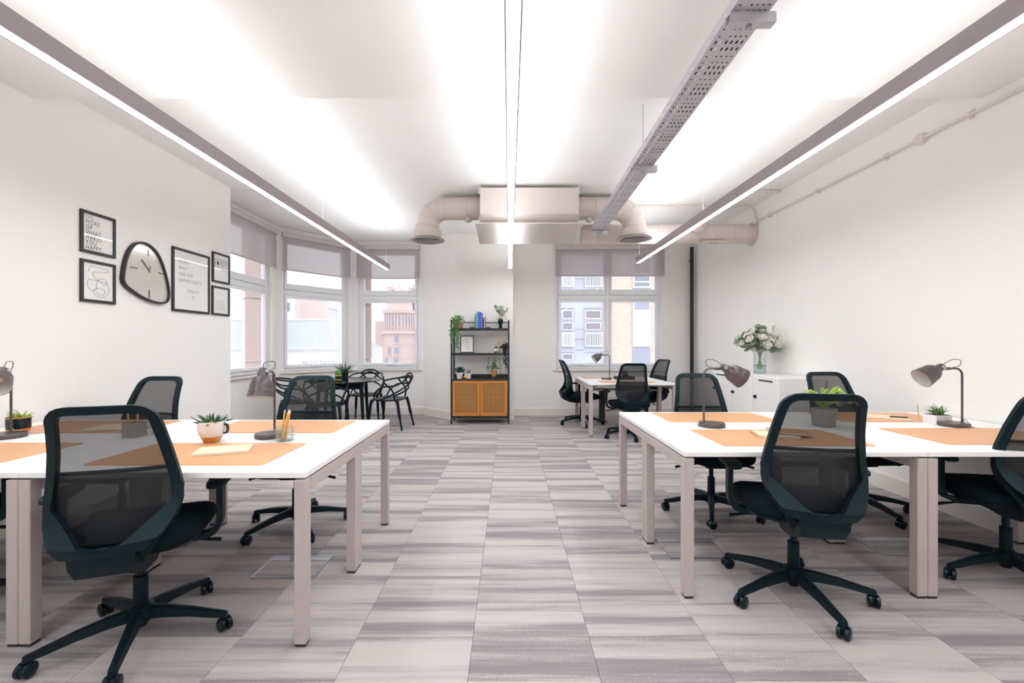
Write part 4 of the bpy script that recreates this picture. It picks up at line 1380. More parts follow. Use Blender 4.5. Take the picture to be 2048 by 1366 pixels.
P1, w, h = picture(3.387, 3.687, 1.983, 2.312, 'black framed print reading DO MORE OF WHAT MAKES YOU HAPPY')
for i, (t, m) in enumerate((('DO', M_ink3), ('MORE', M_ink2), ('OF', M_ink), ('WHAT', M_ink2), ('MAKES', M_ink), ('YOU', M_ink), ('HAPPY.', M_ink))):
    words(P1, t, -w + 0.022, h - 0.042 - i * 0.0395, 0.049, m, spacing=1.22, sx=0.78)
P2, w, h = picture(3.387, 3.687, 1.598, 1.93, 'black framed print of a looping abstract line drawing')
c1 = catmull([(-0.085, 0.075, 0), (-0.07, 0.115, 0), (-0.02, 0.118, 0), (0.06, 0.112, 0), (0.09, 0.098, 0), (0.06, 0.086, 0), (0.0, 0.082, 0), (-0.045, 0.072, 0), (-0.035, 0.035, 0), (0.02, 0.0, 0), (0.05, -0.02, 0), (0.075, 0.005, 0), (0.045, 0.03, 0), (0.01, 0.025, 0), (-0.02, -0.02, 0), (-0.015, -0.06, 0), (-0.06, -0.07, 0), (-0.09, -0.04, 0), (-0.085, 0.01, 0), (-0.045, 0.012, 0), (0.03, 0.005, 0), (0.08, -0.01, 0), (0.095, -0.06, 0), (0.06, -0.11, 0), (0.0, -0.115, 0), (-0.04, -0.09, 0), (-0.03, -0.055, 0), (0.03, -0.05, 0), (0.055, -0.065, 0), (0.045, -0.095, 0), (0.0, -0.098, 0), (-0.018, -0.08, 0)], 6)
line_art(P2, [(p.x, p.y) for p in c1], 0.0011, M_ink)
P3, w, h = picture(4.310, 4.847, 1.595, 2.232, "large black framed print reading DON'T WAIT FOR THE OPPORTUNITY CREATE IT", fw=0.024)
for i, t in enumerate(("DON'T", 'WAIT', 'FOR THE', 'OPPORTUNITY')):
    words(P3, t, -w + 0.065, h - 0.125 - i * 0.062, 0.047, M_ink2, spacing=1.5, sx=0.74)
words(P3, 'CREATE', 0.02, -0.115, 0.047, M_ink2, 'CENTER', 1.5, 0.74)
words(P3, 'IT', 0.02, -0.178, 0.047, M_ink2, 'CENTER', 1.5, 0.74)
P4, w, h = picture(4.893, 5.195, 1.967, 2.306, 'small black framed print with two drawn eyes, by the wall corner')
for s, fill in ((-1, True), (1, False)):
    cx_ = s * 0.05 - 0.005; cy_ = 0.055
    el = [(cx_ + 0.045 * cos(a), cy_ + 0.026 * sin(a) * (1 if sin(a) > 0 else 0.8)) for a in [2 * pi * k / 20 for k in range(20)]]
    line_art(P4, el, 0.0022, M_frameblk, 'drawn_eye', True)
    line_art(P4, [(cx_ - 0.05, cy_ + 0.03), (cx_, cy_ + 0.042), (cx_ + 0.05, cy_ + 0.03)], 0.0016, M_frameblk, 'drawn_brow')
    line_art(P4, [(cx_ - 0.046, cy_ - 0.03), (cx_ + 0.046, cy_ - 0.032)], 0.0012, M_ink, 'drawn_line')
    if fill:
        MB().lathe([(0, 0.0092), (0.018, 0.0092)], 18, (cx_, cy_, 0)).build('drawn_pupil', M_frameblk, P4)
    else:
        line_art(P4, [(cx_ + 0.02 * cos(a), cy_ + 0.02 * sin(a)) for a in [2 * pi * k / 16 for k in range(16)]], 0.0012, M_ink, 'drawn_iris', True)
line_art(P4, [(-0.11, 0.10), (0.105, 0.10), (0.105, 0.012), (-0.11, 0.012)], 0.0014, M_ink, 'drawn_border', True)
P5, w, h = picture(4.887, 5.190, 1.598, 1.925, 'small black framed print of fine text lines, lowest by the wall corner')
random.seed(4)
line_art(P5, [(-0.09, 0.092), (0.03, 0.092)], 0.0016, M_ink3, 'text_line')
for k in range(8):
    line_art(P5, [(-0.09, -0.0 - k * 0.0155), (random.uniform(0.06, 0.1), -0.0 - k * 0.0155)], 0.0016, M_ink3, 'text_line')

ck = thing('wall_clock', 'rounded triangular black rimmed wall clock with a mirrored face', 'clock', (XL + 0.001, 4.023, 1.937), 0, None, ROTW)
raw = [(3.730, 1.832), (3.762, 2.000), (3.822, 2.120), (3.900, 2.180), (4.000, 2.186), (4.098, 2.140), (4.173, 2.046), (4.234, 1.90), (4.264, 1.769), (4.250, 1.685), (4.190, 1.648), (4.085, 1.645), (3.947, 1.673), (3.825, 1.724), (3.755, 1.768)]
oc = catmull([((y - 4.0) * 0.975 - 0.023, (z - 1.915) * 0.985 - 0.022, 0) for y, z in raw], 6, closed=True)
n = len(oc)
cen = Vector((-0.015, -0.02, 0))
inn = []
for i, p in enumerate(oc):
    t = (oc[(i + 1) % n] - oc[i - 1]).normalized()
    nn = Vector((-t.y, t.x, 0))
    if nn.dot(cen - p) < 0: nn = -nn
    inn.append(p + nn * 0.018)
vs, fs = [], []
for p, q in zip(oc, inn):
    vs += [(p.x, p.y, 0.0), (p.x, p.y, 0.034), ((p.x + q.x) / 2, (p.y + q.y) / 2, 0.037), (q.x, q.y, 0.034), (q.x, q.y, 0.018)]
for i in range(n):
    j = (i + 1) % n
    for k in range(4):
        fs.append((i * 5 + k, i * 5 + k + 1, j * 5 + k + 1, j * 5 + k))
MB().add(vs, fs).build('rim', M_frameblk, ck, smooth=True)
MB().prism([(p.x, p.y, 0.006) for p in inn], (0, 0, 0.012)).build('face', M_mirror, ck)
def bar(o, x0, y0, x1, y1, w, name, m, z=0.0185, t=0.002):
    d = Vector((x1 - x0, y1 - y0)).normalized(); nn = Vector((-d.y, d.x)) * w / 2
    MB().prism([(x0 - nn.x, y0 - nn.y, z), (x1 - nn.x, y1 - nn.y, z), (x1 + nn.x, y1 + nn.y, z), (x0 + nn.x, y0 + nn.y, z)], (0, 0, t)).build(name, m, o)
bar(ck, -0.01, 0.135, -0.01, 0.195, 0.008, 'hour_mark', M_frameblk)
bar(ck, 0.0, -0.175, 0.0, -0.25, 0.010, 'hour_mark', M_frameblk)
bar(ck, -0.20, 0.0, -0.125, 0.0, 0.008, 'hour_mark', M_frameblk)
bar(ck, 0.105, 0.0, 0.175, 0.0, 0.008, 'hour_mark', M_frameblk)
bar(ck, 0.012, -0.012, -0.085, 0.085, 0.007, 'minute_hand', M_frameblk, 0.021)
bar(ck, 0.0, -0.008, 0.012, 0.045, 0.007, 'hour_hand', M_frameblk, 0.0235)
bar(ck, 0.0, 0.03, -0.008, -0.17, 0.0022, 'second_hand', M_card, 0.0262)
MB().lathe([(0, 0.030), (0.007, 0.030), (0.007, 0.018), (0, 0.018)], 12).build('hub', M_gold, ck)

# ================================================================== bookcase
BX0, BX1, BY0, BY1 = -0.93, 0.008, 7.0, 7.345
bc = thing('bookcase', 'black metal bookcase with two amber cane doors below', 'bookcase', ((BX0 + BX1) / 2, (BY0 + BY1) / 2, 0))
hw, hd = (BX1 - BX0) / 2, (BY1 - BY0) / 2
for sx in (-1, 1):
    for sy in (-1, 1):
        MB().rbox(sx * hw - (0.028 if sx > 0 else 0), sx * hw + (0.028 if sx < 0 else 0), sy * hd - (0.024 if sy > 0 else 0), sy * hd + (0.024 if sy < 0 else 0), 0, 1.655, 0.002, 1).build('post', M_blacksteel, bc)
    MB().box(sx * (hw - 0.014) - 0.006, sx * (hw - 0.014) + 0.006, -hd + 0.024, hd - 0.024, 1.635, 1.652).build('side_rail', M_blacksteel, bc)
for z in (1.495, 1.095):
    s_ = MB().rbox(-hw + 0.029, hw - 0.029, -hd + 0.003, hd - 0.003, z, z + 0.034, 0.002, 1).build('shelf', M_blacksteel, bc)
MB().box(-hw + 0.029, hw - 0.029, hd - 0.018, hd - 0.006, 1.625, 1.640).build('back_rail', M_blacksteel, bc)
cb_ = MB()
cb_.box(-hw + 0.029, hw - 0.029, -hd + 0.004, hd - 0.004, 0.685, 0.715)
cb_.box(-hw + 0.029, hw - 0.029, -hd + 0.004, hd - 0.004, 0.095, 0.125)
cb_.box(-hw + 0.029, -hw + 0.045, -hd + 0.004, hd - 0.004, 0.125, 0.685); cb_.box(hw - 0.045, hw - 0.029, -hd + 0.004, hd - 0.004, 0.125, 0.685)
cb_.box(-hw + 0.045, hw - 0.045, hd - 0.014, hd - 0.004, 0.125, 0.685)
cb_.build('cabinet_body', M_blacksteel, bc)
MB().box(-hw + 0.029, hw - 0.029, hd - 0.02, hd - 0.008, 0.716, 0.775).build('gallery_rail', M_blacksteel, bc)
for s in (-1, 1):
    x0, x1 = (-hw + 0.034, -0.002) if s < 0 else (0.002, hw - 0.034)
    z0, z1 = 0.13, 0.690
    y0 = -hd - 0.012
    f = 0.042
    d_ = MB()
    d_.rbox(x0, x0 + f, y0, y0 + 0.02, z0, z1, 0.003, 1).rbox(x1 - f, x1, y0, y0 + 0.02, z0, z1, 0.003, 1)
    d_.rbox(x0 + f, x1 - f, y0, y0 + 0.02, z0, z0 + f, 0.003, 1).rbox(x0 + f, x1 - f, y0, y0 + 0.02, z1 - f, z1, 0.003, 1)
    do = d_.build('door', M_wood, bc)
    MB().box(x0 + f, x1 - f, y0 + 0.009, y0 + 0.014, z0 + f, z1 - f).build('cane_panel', M_cane, do)
    kx = x1 - 0.022 if s < 0 else x0 + 0.022
    MB().lathe([(0, 0.024), (0.010, 0.023), (0.013, 0.016), (0.008, 0.008), (0.007, 0.0), (0, 0)], 16, (kx, y0, 0.578), (0, -1, 0)).build('knob', M_gold, do, smooth=True)
    for z in (0.62, 0.20):
        hx = x0 if s < 0 else x1 - 0.006
        MB().box(hx, hx + 0.006, y0 - 0.003, y0, z, z + 0.04).build('hinge', M_gold, do)

BZ1, BZ2, BZ3 = 1.529, 1.129, 0.715
def bk(px, d=7.15):
    return (px - VPX) * d / FPX
# books on the top shelf between bookends
cols = [('#2f9d8f', 'teal'), ('#7fc4a8', 'mint green'), ('#5d6fd0', 'blue'), ('#4d55b8', 'tall indigo'), ('#6f78cf', 'lavender blue'), ('#2a2c38', 'black'), ('#d9a79c', 'pink')]
xx = bk(951.2)
for i, (c, nm) in enumerate(cols):
    wd = [0.020, 0.016, 0.030, 0.026, 0.026, 0.022, 0.018][i]
    ht = [0.235, 0.26, 0.265, 0.26, 0.245, 0.17, 0.165][i]
    o = thing('book', nm + ' book standing between the bookends on the top shelf', 'book', (xx + wd / 2, 7.13, BZ1), 0, 'books on the top shelf')
    m = mat('book_' + nm.replace(' ', '_'), c, 0.6, var=0.05)
    w = wd / 2 - 0.0006
    MB().box(-w, -w + 0.002, -0.08, 0.08, 0, ht).box(w - 0.002, w, -0.08, 0.08, 0, ht).box(-w + 0.002, w - 0.002, -0.08, -0.077, 0, ht).build('cover', m, o)
    MB().box(-w + 0.002, w - 0.002, -0.077, 0.076, 0.003, ht - 0.003).build('page_block', M_pages, o)
    xx += wd
for s, x, nm in ((-1, bk(951.2) - 0.002, 'left'), (1, xx + 0.002, 'right')):
    o = thing('bookend', 'black metal bookend at the ' + nm + ' of the books on the top shelf', 'bookend', (x, 7.13, BZ1), 0, 'black bookends')
    MB().box(min(0, s * 0.004), max(0, s * 0.004), -0.07, 0.07, 0.0, 0.19).build('upright', M_blacksteel, o)
    MB().box(min(s * 0.0045, s * 0.085), max(s * 0.0045, s * 0.085), -0.07, 0.07, 0.0, 0.018).build('foot', M_blacksteel, o)

# trailing plant, top left
random.seed(11)
o = thing('trailing_plant', 'leafy green plant in a pink pot trailing off the top shelf', 'plant', (bk(919), 7.13, BZ1))
pot(o, [(0, 0), (0.05, 0), (0.07, 0.10), (0.066, 0.10), (0, 0.09)], M_terra, 22)
ps = []
for k in range(120):
    az = random.uniform(0, 6.3); el = random.uniform(0, 1.3)
    p = sphdir(az, el) * random.uniform(0.04, 0.12); p.z = p.z * 0.9 + 0.10; p.x -= 0.02; p.y -= 0.03
    ps.append((LF_green, p, sphdir(random.uniform(0, 6.3), random.uniform(-0.7, 0.8)), random.uniform(0.035, 0.055)))
for st in range(7):
    x0 = random.uniform(-0.10, 0.02); y0 = -0.17 - random.uniform(0.0, 0.03); ln = [0.10, 0.16, 0.30, 0.24, 0.12, 0.18, 0.33][st]
    if ln > 0.25: x0 = random.uniform(-0.03, 0.01)
    k = 0.1
    while k > -ln:
        ps.append((LF_green, (x0 + random.uniform(-0.02, 0.02), y0 + random.uniform(-0.015, 0.01) + max(0, k) * 0.8, k), sphdir(random.uniform(0, 6.3), random.uniform(-1.0, 0.4)), random.uniform(0.035, 0.05)))
        k -= 0.013
joined(ps, 'foliage', M_leafm, o, 'stuff')
# black vase with eucalyptus, top right
o = thing('vase', 'black vase with loose eucalyptus stems on the top shelf', 'vase', (bk(1001), 7.13, BZ1))
MB().lathe([(0, 0), (0.026, 0), (0.03, 0.01), (0.024, 0.05), (0.042, 0.10), (0.046, 0.125), (0.036, 0.14), (0.036, 0.155), (0.032, 0.155), (0.032, 0.13), (0, 0.12)], 20).build('body', M_shiny, o, smooth=True)
ps = []
stm = MB()
for k in range(7):
    az = k * 0.9; rch = random.uniform(0.05, 0.13); hh = random.uniform(0.12, 0.23)
    pts = catmull([(0, 0, 0.14), (cos(az) * rch * 0.5, sin(az) * rch * 0.4, 0.14 + hh * 0.6), (cos(az) * rch, sin(az) * rch * 0.6, 0.14 + hh)], 5)
    stm.tube(pts, 0.0018, 4)
    for p in pts[4:]:
        for q in range(2):
            ps.append((LF_euc, p, sphdir(random.uniform(0, 6.3), random.uniform(-0.3, 0.9)), random.uniform(0.028, 0.045)))
stm.build('stems', M_stem, o)
joined(ps, 'foliage', M_leafe, o, 'stuff')
o = thing('picture_holder', 'pale gold box frame behind the black vase on the top shelf', 'ornament', (bk(1007), 7.26, BZ1))
MB().box(-0.055, -0.049, -0.01, 0.01, 0, 0.2).box(0.049, 0.055, -0.01, 0.01, 0, 0.2).box(-0.049, 0.049, -0.01, 0.01, 0.194, 0.2).box(-0.049, 0.049, -0.01, 0.01, 0, 0.006).build('frame', M_card, o)
# leaning framed print, second shelf
o = thing('framed_print', 'black framed script print leaning on the middle shelf of the bookcase', 'picture', (bk(934.5, 7.16), 7.13, BZ2 + 0.003), 0, None, (radians(78), 0, radians(7)))
w, h = 0.108, 0.285
MB().box(-w, w, 0, 0.014, 0, 0.018).box(-w, w, h - 0.014, h, 0, 0.018).box(-w, -w + 0.014, 0.014, h - 0.014, 0, 0.018).box(w - 0.014, w, 0.014, h - 0.014, 0, 0.018).build('frame', M_frameblk, o)
MB().box(-w + 0.014, w - 0.014, 0.014, h - 0.014, 0.004, 0.008).build('print', M_paper, o)
random.seed(9)
for k, (zz_, a0, a1) in enumerate(((0.225, -0.03, 0.01), (0.195, -0.05, 0.04), (0.16, -0.06, 0.05), (0.13, -0.05, 0.06), (0.095, -0.06, 0.05), (0.06, -0.03, 0.04))):
    pts = [(a0 + (a1 - a0) * i / 14, zz_ + 0.011 * sin(i * 2.1 + k) * random.uniform(0.4, 1.0), 0.0088) for i in range(15)]
    MB().tube(catmull(pts, 3), 0.0012, 4).build('script_line', M_ink, o)
# middle shelf right: cup, candle figure, dark trailing plant
o = thing('succulent_plant', 'small cactus in a white and copper cup on the middle shelf', 'plant', (bk(992.5), 7.12, BZ2), 0)
cp_ = pot(o, [(0.030, 0.025), (0.036, 0.03), (0.038, 0.075), (0.035, 0.075), (0, 0.065)], M_pot, 20)
MB().lathe([(0, 0), (0.026, 0), (0.032, 0.012), (0.037, 0.03), (0.03, 0.03), (0, 0.02)], 20).build('copper_base', M_gold, cp_, smooth=True)
MB().lathe([(0, 0.06), (0.02, 0.065), (0.025, 0.085), (0.02, 0.105), (0, 0.115)], 14).build('cactus', M_leafd, o, smooth=True)
o = thing('reed_diffuser', 'cream bottle with dried stems on the middle shelf', 'bottle', (bk(999.5), 7.2, BZ2))
MB().lathe([(0, 0), (0.024, 0), (0.026, 0.01), (0.026, 0.09), (0.012, 0.11), (0.012, 0.14), (0.009, 0.14), (0, 0.13)], 18).build('bottle', M_card, o, smooth=True)
ps = [(LF_euc, (random.uniform(-0.03, 0.03), random.uniform(-0.02, 0.02), random.uniform(0.15, 0.21)), sphdir(random.uniform(0, 6.3), random.uniform(0, 1.2)), 0.035) for _ in range(16)]
joined(ps, 'dried_flowers', M_card, o, 'stuff')
o = thing('trailing_plant', 'dark trailing plant hanging from the middle shelf by the right post', 'plant', (bk(1009.5), 7.11, BZ2), 0)
pot(o, [(0, 0), (0.03, 0), (0.04, 0.08), (0.037, 0.08), (0, 0.07)], M_shiny, 20)
ps = []
for k in range(90):
    p = sphdir(random.uniform(0, 6.3), random.uniform(0, 1.4)) * random.uniform(0.02, 0.07); p.z += 0.09
    ps.append((LF_blk, p, sphdir(random.uniform(0, 6.3), random.uniform(-1, 0.9)), random.uniform(0.03, 0.05)))
for st in range(6):
    x0 = random.uniform(-0.02, 0.04); k = 0.1; ln = random.uniform(0.12, 0.27)
    while k > -ln:
        ps.append((LF_blk, (x0 + random.uniform(-.012, .012), -0.15 - random.uniform(0, 0.02) + max(0, k), k), sphdir(random.uniform(0, 6.3), random.uniform(-1.2, 0.0)), random.uniform(0.022, 0.038)))
        k -= 0.014
joined(ps, 'foliage', M_leafb, o, 'stuff')
# on the cabinet top
o = thing('fern_plant', 'feathery plant in a pink white pot at the left of the cabinet top', 'plant', (bk(919.5), 7.14, BZ3), 0)
pot(o, [(0, 0), (0.042, 0), (0.055, 0.1), (0.051, 0.1), (0, 0.09)], M_pot, 22)
ps = [(LF_dark, (random.uniform(-.02, .02), random.uniform(-.02, .02), 0.085 + random.uniform(0, .05)), sphdir(random.uniform(0, 6.3), random.uniform(0.3, 1.5)), random.uniform(0.05, 0.10)) for _ in range(60)]
joined(ps, 'foliage', M_leafd, o, 'stuff')
o = thing('succulent_plant', 'pale small plant in a white cup beside the feathery plant on the cabinet', 'plant', (bk(938), 7.12, BZ3), 0)
pot(o, [(0, 0), (0.030, 0), (0.038, 0.085), (0.035, 0.085), (0, 0.075)], M_pot, 20)
ps = [(LF_euc, (random.uniform(-.015, .015), random.uniform(-.015, .015), 0.08 + random.uniform(0, .04)), sphdir(random.uniform(0, 6.3), random.uniform(0.2, 1.5)), random.uniform(0.025, 0.045)) for _ in range(40)]
joined(ps, 'foliage', M_leafe, o, 'stuff')
o = thing('ornament', 'small gold and black stone ornament on the cabinet front edge', 'ornament', (bk(930.5, 7.06), 7.06, BZ3), 0)
for i, (x, y, z, r, m) in enumerate(((-0.03, 0, 0.022, 0.022, M_foot), (0.0, 0.0, 0.028, 0.028, M_gold), (0.035, -0.005, 0.02, 0.02, M_card), (0.005, -0.004, 0.062, 0.018, M_card))):
    MB().lathe([(0, -r), (r * 0.7, -r * 0.75), (r, 0), (r * 0.75, r * 0.7), (0, r)], 9, (x, y, z)).build('stone', m, o)
o = thing('wire_stand', 'thin black wire frame stand on the cabinet top', 'stand', (bk(988, 7.14), 7.16, BZ3), 0)
MB().tube([(-0.095, 0, 0.004), (-0.095, 0, 0.335), (0.095, 0, 0.335), (0.095, 0, 0.004)], 0.004, 6, closed=True).build('wire_frame', M_blacksteel, o)
MB().rbox(-0.1, 0.1, -0.05, 0.05, 0, 0.006, 0.002, 1).build('foot_plate', M_blacksteel, o)
o = thing('ivy_plant', 'bright ivy in a ribbed copper pot in the wire stand', 'plant', (bk(988, 7.14), 7.13, BZ3 + 0.0065), 0)
pb = pot(o, [(0, 0.04), (0.04, 0.04), (0.058, 0.13), (0.054, 0.13), (0, 0.12)], M_basket, 24)
for a in range(3):
    t = 2.1 * a + 0.5
    MB().cyl((cos(t) * 0.03, sin(t) * 0.03, 0.042), (cos(t) * 0.045, sin(t) * 0.045, 0.0), 0.004, n=6).build('pot_foot', M_basket, pb)
ps = []
for k in range(85):
    az = random.uniform(0, 6.3); r = random.uniform(0, 0.13) * (1.0 if abs(cos(az)) > 0.5 else 0.5)
    ps.append((LF_green, (cos(az) * r, sin(az) * r * 0.6, 0.14 + random.uniform(0, 0.05) + max(0, 0.16 * (1 - r / 0.06)) * random.random()), sphdir(random.uniform(0, 6.3), random.uniform(-.2, 1.2)), random.uniform(0.03, 0.055)))
joined(ps, 'foliage', M_leafm, o, 'stuff')

# ================================================================== lockers along the right wall
LX0 = 2.81
def locker(y0, y1, label):
    o = thing('locker', label, 'locker', ((LX0 + XR - 0.022) / 2, (y0 + y1) / 2, 0), 0, 'white lockers on the right wall')
    hx, hy = (XR - 0.022 - LX0) / 2, (y1 - y0) / 2 - 0.001
    H = 0.912
    MB().rbox(-hx, hx, -hy, hy, 0.06, H, 0.003, 1).build('body', M_white, o)
    MB().box(-hx + 0.03, hx, -hy + 0.01, hy - 0.01, 0, 0.059).build('plinth', M_foot, o)
    dr = MB().rbox(-hx - 0.018, -hx - 0.001, -hy + 0.003, hy - 0.003, 0.065, H - 0.004, 0.002, 1).build('door', M_white, o)
    lk = MB().lathe([(0, 0.022), (0.014, 0.022), (0.016, 0.018), (0.016, 0.0), (0, 0)], 16, (-hx - 0.018, hy - 0.055, 0.678), (-1, 0, 0)).build('lock', M_shiny, dr, smooth=True)
    MB().rbox(-hx - 0.024, -hx - 0.019, hy - 0.078, hy - 0.032, 0.660, 0.696, 0.002, 1).build('lock_plate', M_shiny, dr)
    MB().rbox(-hx - 0.0205, -hx - 0.0175, -hy + 0.12, hy - 0.12, H - 0.052, H - 0.036, 0.0005, 1).build('letter_slot', M_dark, dr)
    return o
locker(4.54, 5.04, 'nearest white locker on the right wall, its side facing the viewer')
locker(5.04, 5.54, 'middle white locker on the right wall under the flower vase')
locker(5.54, 6.04, 'farthest white locker on the right wall, towards the corner pipe')

# bouquet
VB = Vector((3.055, 5.36, 0.9125))
random.seed(31)
vz = thing('flower_vase', 'clear glass cylinder vase with water standing on the lockers', 'vase', VB)
MB().lathe([(0, 0), (0.068, 0), (0.07, 0.004), (0.07, 0.30), (0.067, 0.30), (0.067, 0.012), (0, 0.012)], 28).build('glass', M_clear, vz, smooth=True)
MB().lathe([(0, 0.013), (0.066, 0.013), (0.066, 0.10), (0, 0.10)], 24).build('water', M_water, vz, smooth=True)
MB().tube([(0.0715 * cos(a), 0.0715 * sin(a), 0.10) for a in [2 * pi * i / 24 for i in range(24)]], 0.004, 5, closed=True).build('twine', M_stem, vz)
bq = thing('bouquet', 'bouquet of white roses and grey green eucalyptus in the glass vase', 'flowers', VB + Vector((0, 0, 0.0)))
def stem_path(az, rch, top):
    b0 = Vector((-cos(az) * 0.03, -sin(az) * 0.03, 0.06))
    return catmull([b0, (cos(az) * 0.02, sin(az) * 0.02, 0.25), (cos(az) * rch * 0.55, sin(az) * rch * 0.55, 0.25 + (top - 0.25) * 0.6), (cos(az) * rch, sin(az) * rch, top)], 5)
for k in range(20):
    az = k * 2.4 + random.uniform(-.25, .25)
    if k % 3 == 0: rch, top = random.uniform(0.02, 0.12), random.uniform(0.50, 0.58)
    elif k % 3 == 1: rch, top = random.uniform(0.16, 0.24), random.uniform(0.38, 0.52)
    else: rch, top = random.uniform(0.20, 0.30), random.uniform(0.30, 0.40)
    pts = stem_path(az, rch * (0.8 if sin(az) ** 2 > 0.5 else 1), top)
    if pts[-1].x > 0.16:
        pts = [Vector((min(p.x, 0.16), p.y, p.z)) for p in pts]
    st = MB().tube(pts, 0.0028, 5).build('stem', M_stem, bq)
    for i in range(9, len(pts)):
        for q in range(2):
            d = sphdir(random.uniform(0, 6.3), random.uniform(-0.5, 0.9))
            d.x = min(d.x, 0.1)
            put_leaf(random.choice((LF_euc, LF_euc, LF_euc, LF_green)), st, pts[i], d, random.uniform(0.05, 0.085))
def rose_mesh():
    mb = MB()
    for ring, (nr, rad, hh, tilt) in enumerate(((3, 0.012, 0.040, 0.1), (4, 0.020, 0.038, 0.35), (5, 0.028, 0.032, 0.7))):
        for k in range(nr):
            a = 2 * pi * k / nr + ring * 0.6
            g = []
            for i in range(4):
                t = i / 3
                r = rad * (0.45 + 0.75 * t ** (0.6)) + tilt * 0.012 * t * t
                g.append([(r * cos(a + s * 0.75 / nr * 3.2), r * sin(a + s * 0.75 / nr * 3.2), hh * t * (1 - 0.1 * abs(s)) - 0.004) for s in (-1, -0.5, 0, 0.5, 1)])
            mb.sheet(g)
    mb.lathe([(0, 0.0), (0.012, 0.01), (0.013, 0.025), (0, 0.038)], 8)
    return mb.mesh('rose', M_petal, True)
RM = rose_mesh()
for (x, y, z) in ((-0.15, -0.08, 0.40), (-0.06, -0.15, 0.42), (0.02, -0.16, 0.39), (0.09, -0.13, 0.41), (0.06, -0.22, 0.35), (-0.11, -0.02, 0.47), (0.0, -0.05, 0.50), (-0.20, 0.0, 0.36), (-0.03, -0.19, 0.34), (0.08, -0.02, 0.46), (0.09, -0.24, 0.40), (-0.17, 0.1, 0.42)):
    r_ = link('rose', RM, bq, (x, y, z), orient((x, y, z - 0.28)))
    r_.scale = (1.25, 1.25, 1.25)
o = MB()
sp_pts = catmull([(0.06, -0.05, 0.30), (0.08, -0.10, 0.42), (0.085, -0.14, 0.57)], 6)
spk = o.tube(sp_pts, 0.0022, 5).build('flower_spike', M_stem, bq)
for p in sp_pts[5:]:
    for a in range(4):
        put_leaf(LF_moss, spk, p, sphdir(a * 1.57 + p.z * 30, 0.6), 0.026)

# ================================================================== round black table and its chairs
TC = Vector((-2.52, 6.70, 0))
tb = thing('round_table', 'round black table in the window bay', 'table', TC)
MB().lathe([(0, 0.705), (0.50, 0.705), (0.545, 0.715), (0.55, 0.722), (0.545, 0.73), (0, 0.73)], 48).build('tabletop', M_shiny, tb, smooth=True)
ap = MB()
for k in range(4):
    a = radians(45 + 90 * k + 12); b = radians(135 + 90 * k + 12)
    p, q = Vector((cos(a), sin(a), 0)) * 0.40, Vector((cos(b), sin(b), 0)) * 0.40
    d = (q - p).normalized(); nn = Vector((-d.y, d.x, 0)) * 0.011
    MB().hexa([p - nn + Vector((0, 0, 0.61)), q - nn + Vector((0, 0, 0.61)), q + nn + Vector((0, 0, 0.61)), p + nn + Vector((0, 0, 0.61)),
               p - nn + Vector((0, 0, 0.704)), q - nn + Vector((0, 0, 0.704)), q + nn + Vector((0, 0, 0.704)), p + nn + Vector((0, 0, 0.704))]).build('apron', M_black, tb)
    MB().cyl((cos(a) * 0.46, sin(a) * 0.46, 0), (cos(a) * 0.41, sin(a) * 0.41, 0.704), 0.018, 0.030, n=14).build('leg', M_black, tb, smooth=True)

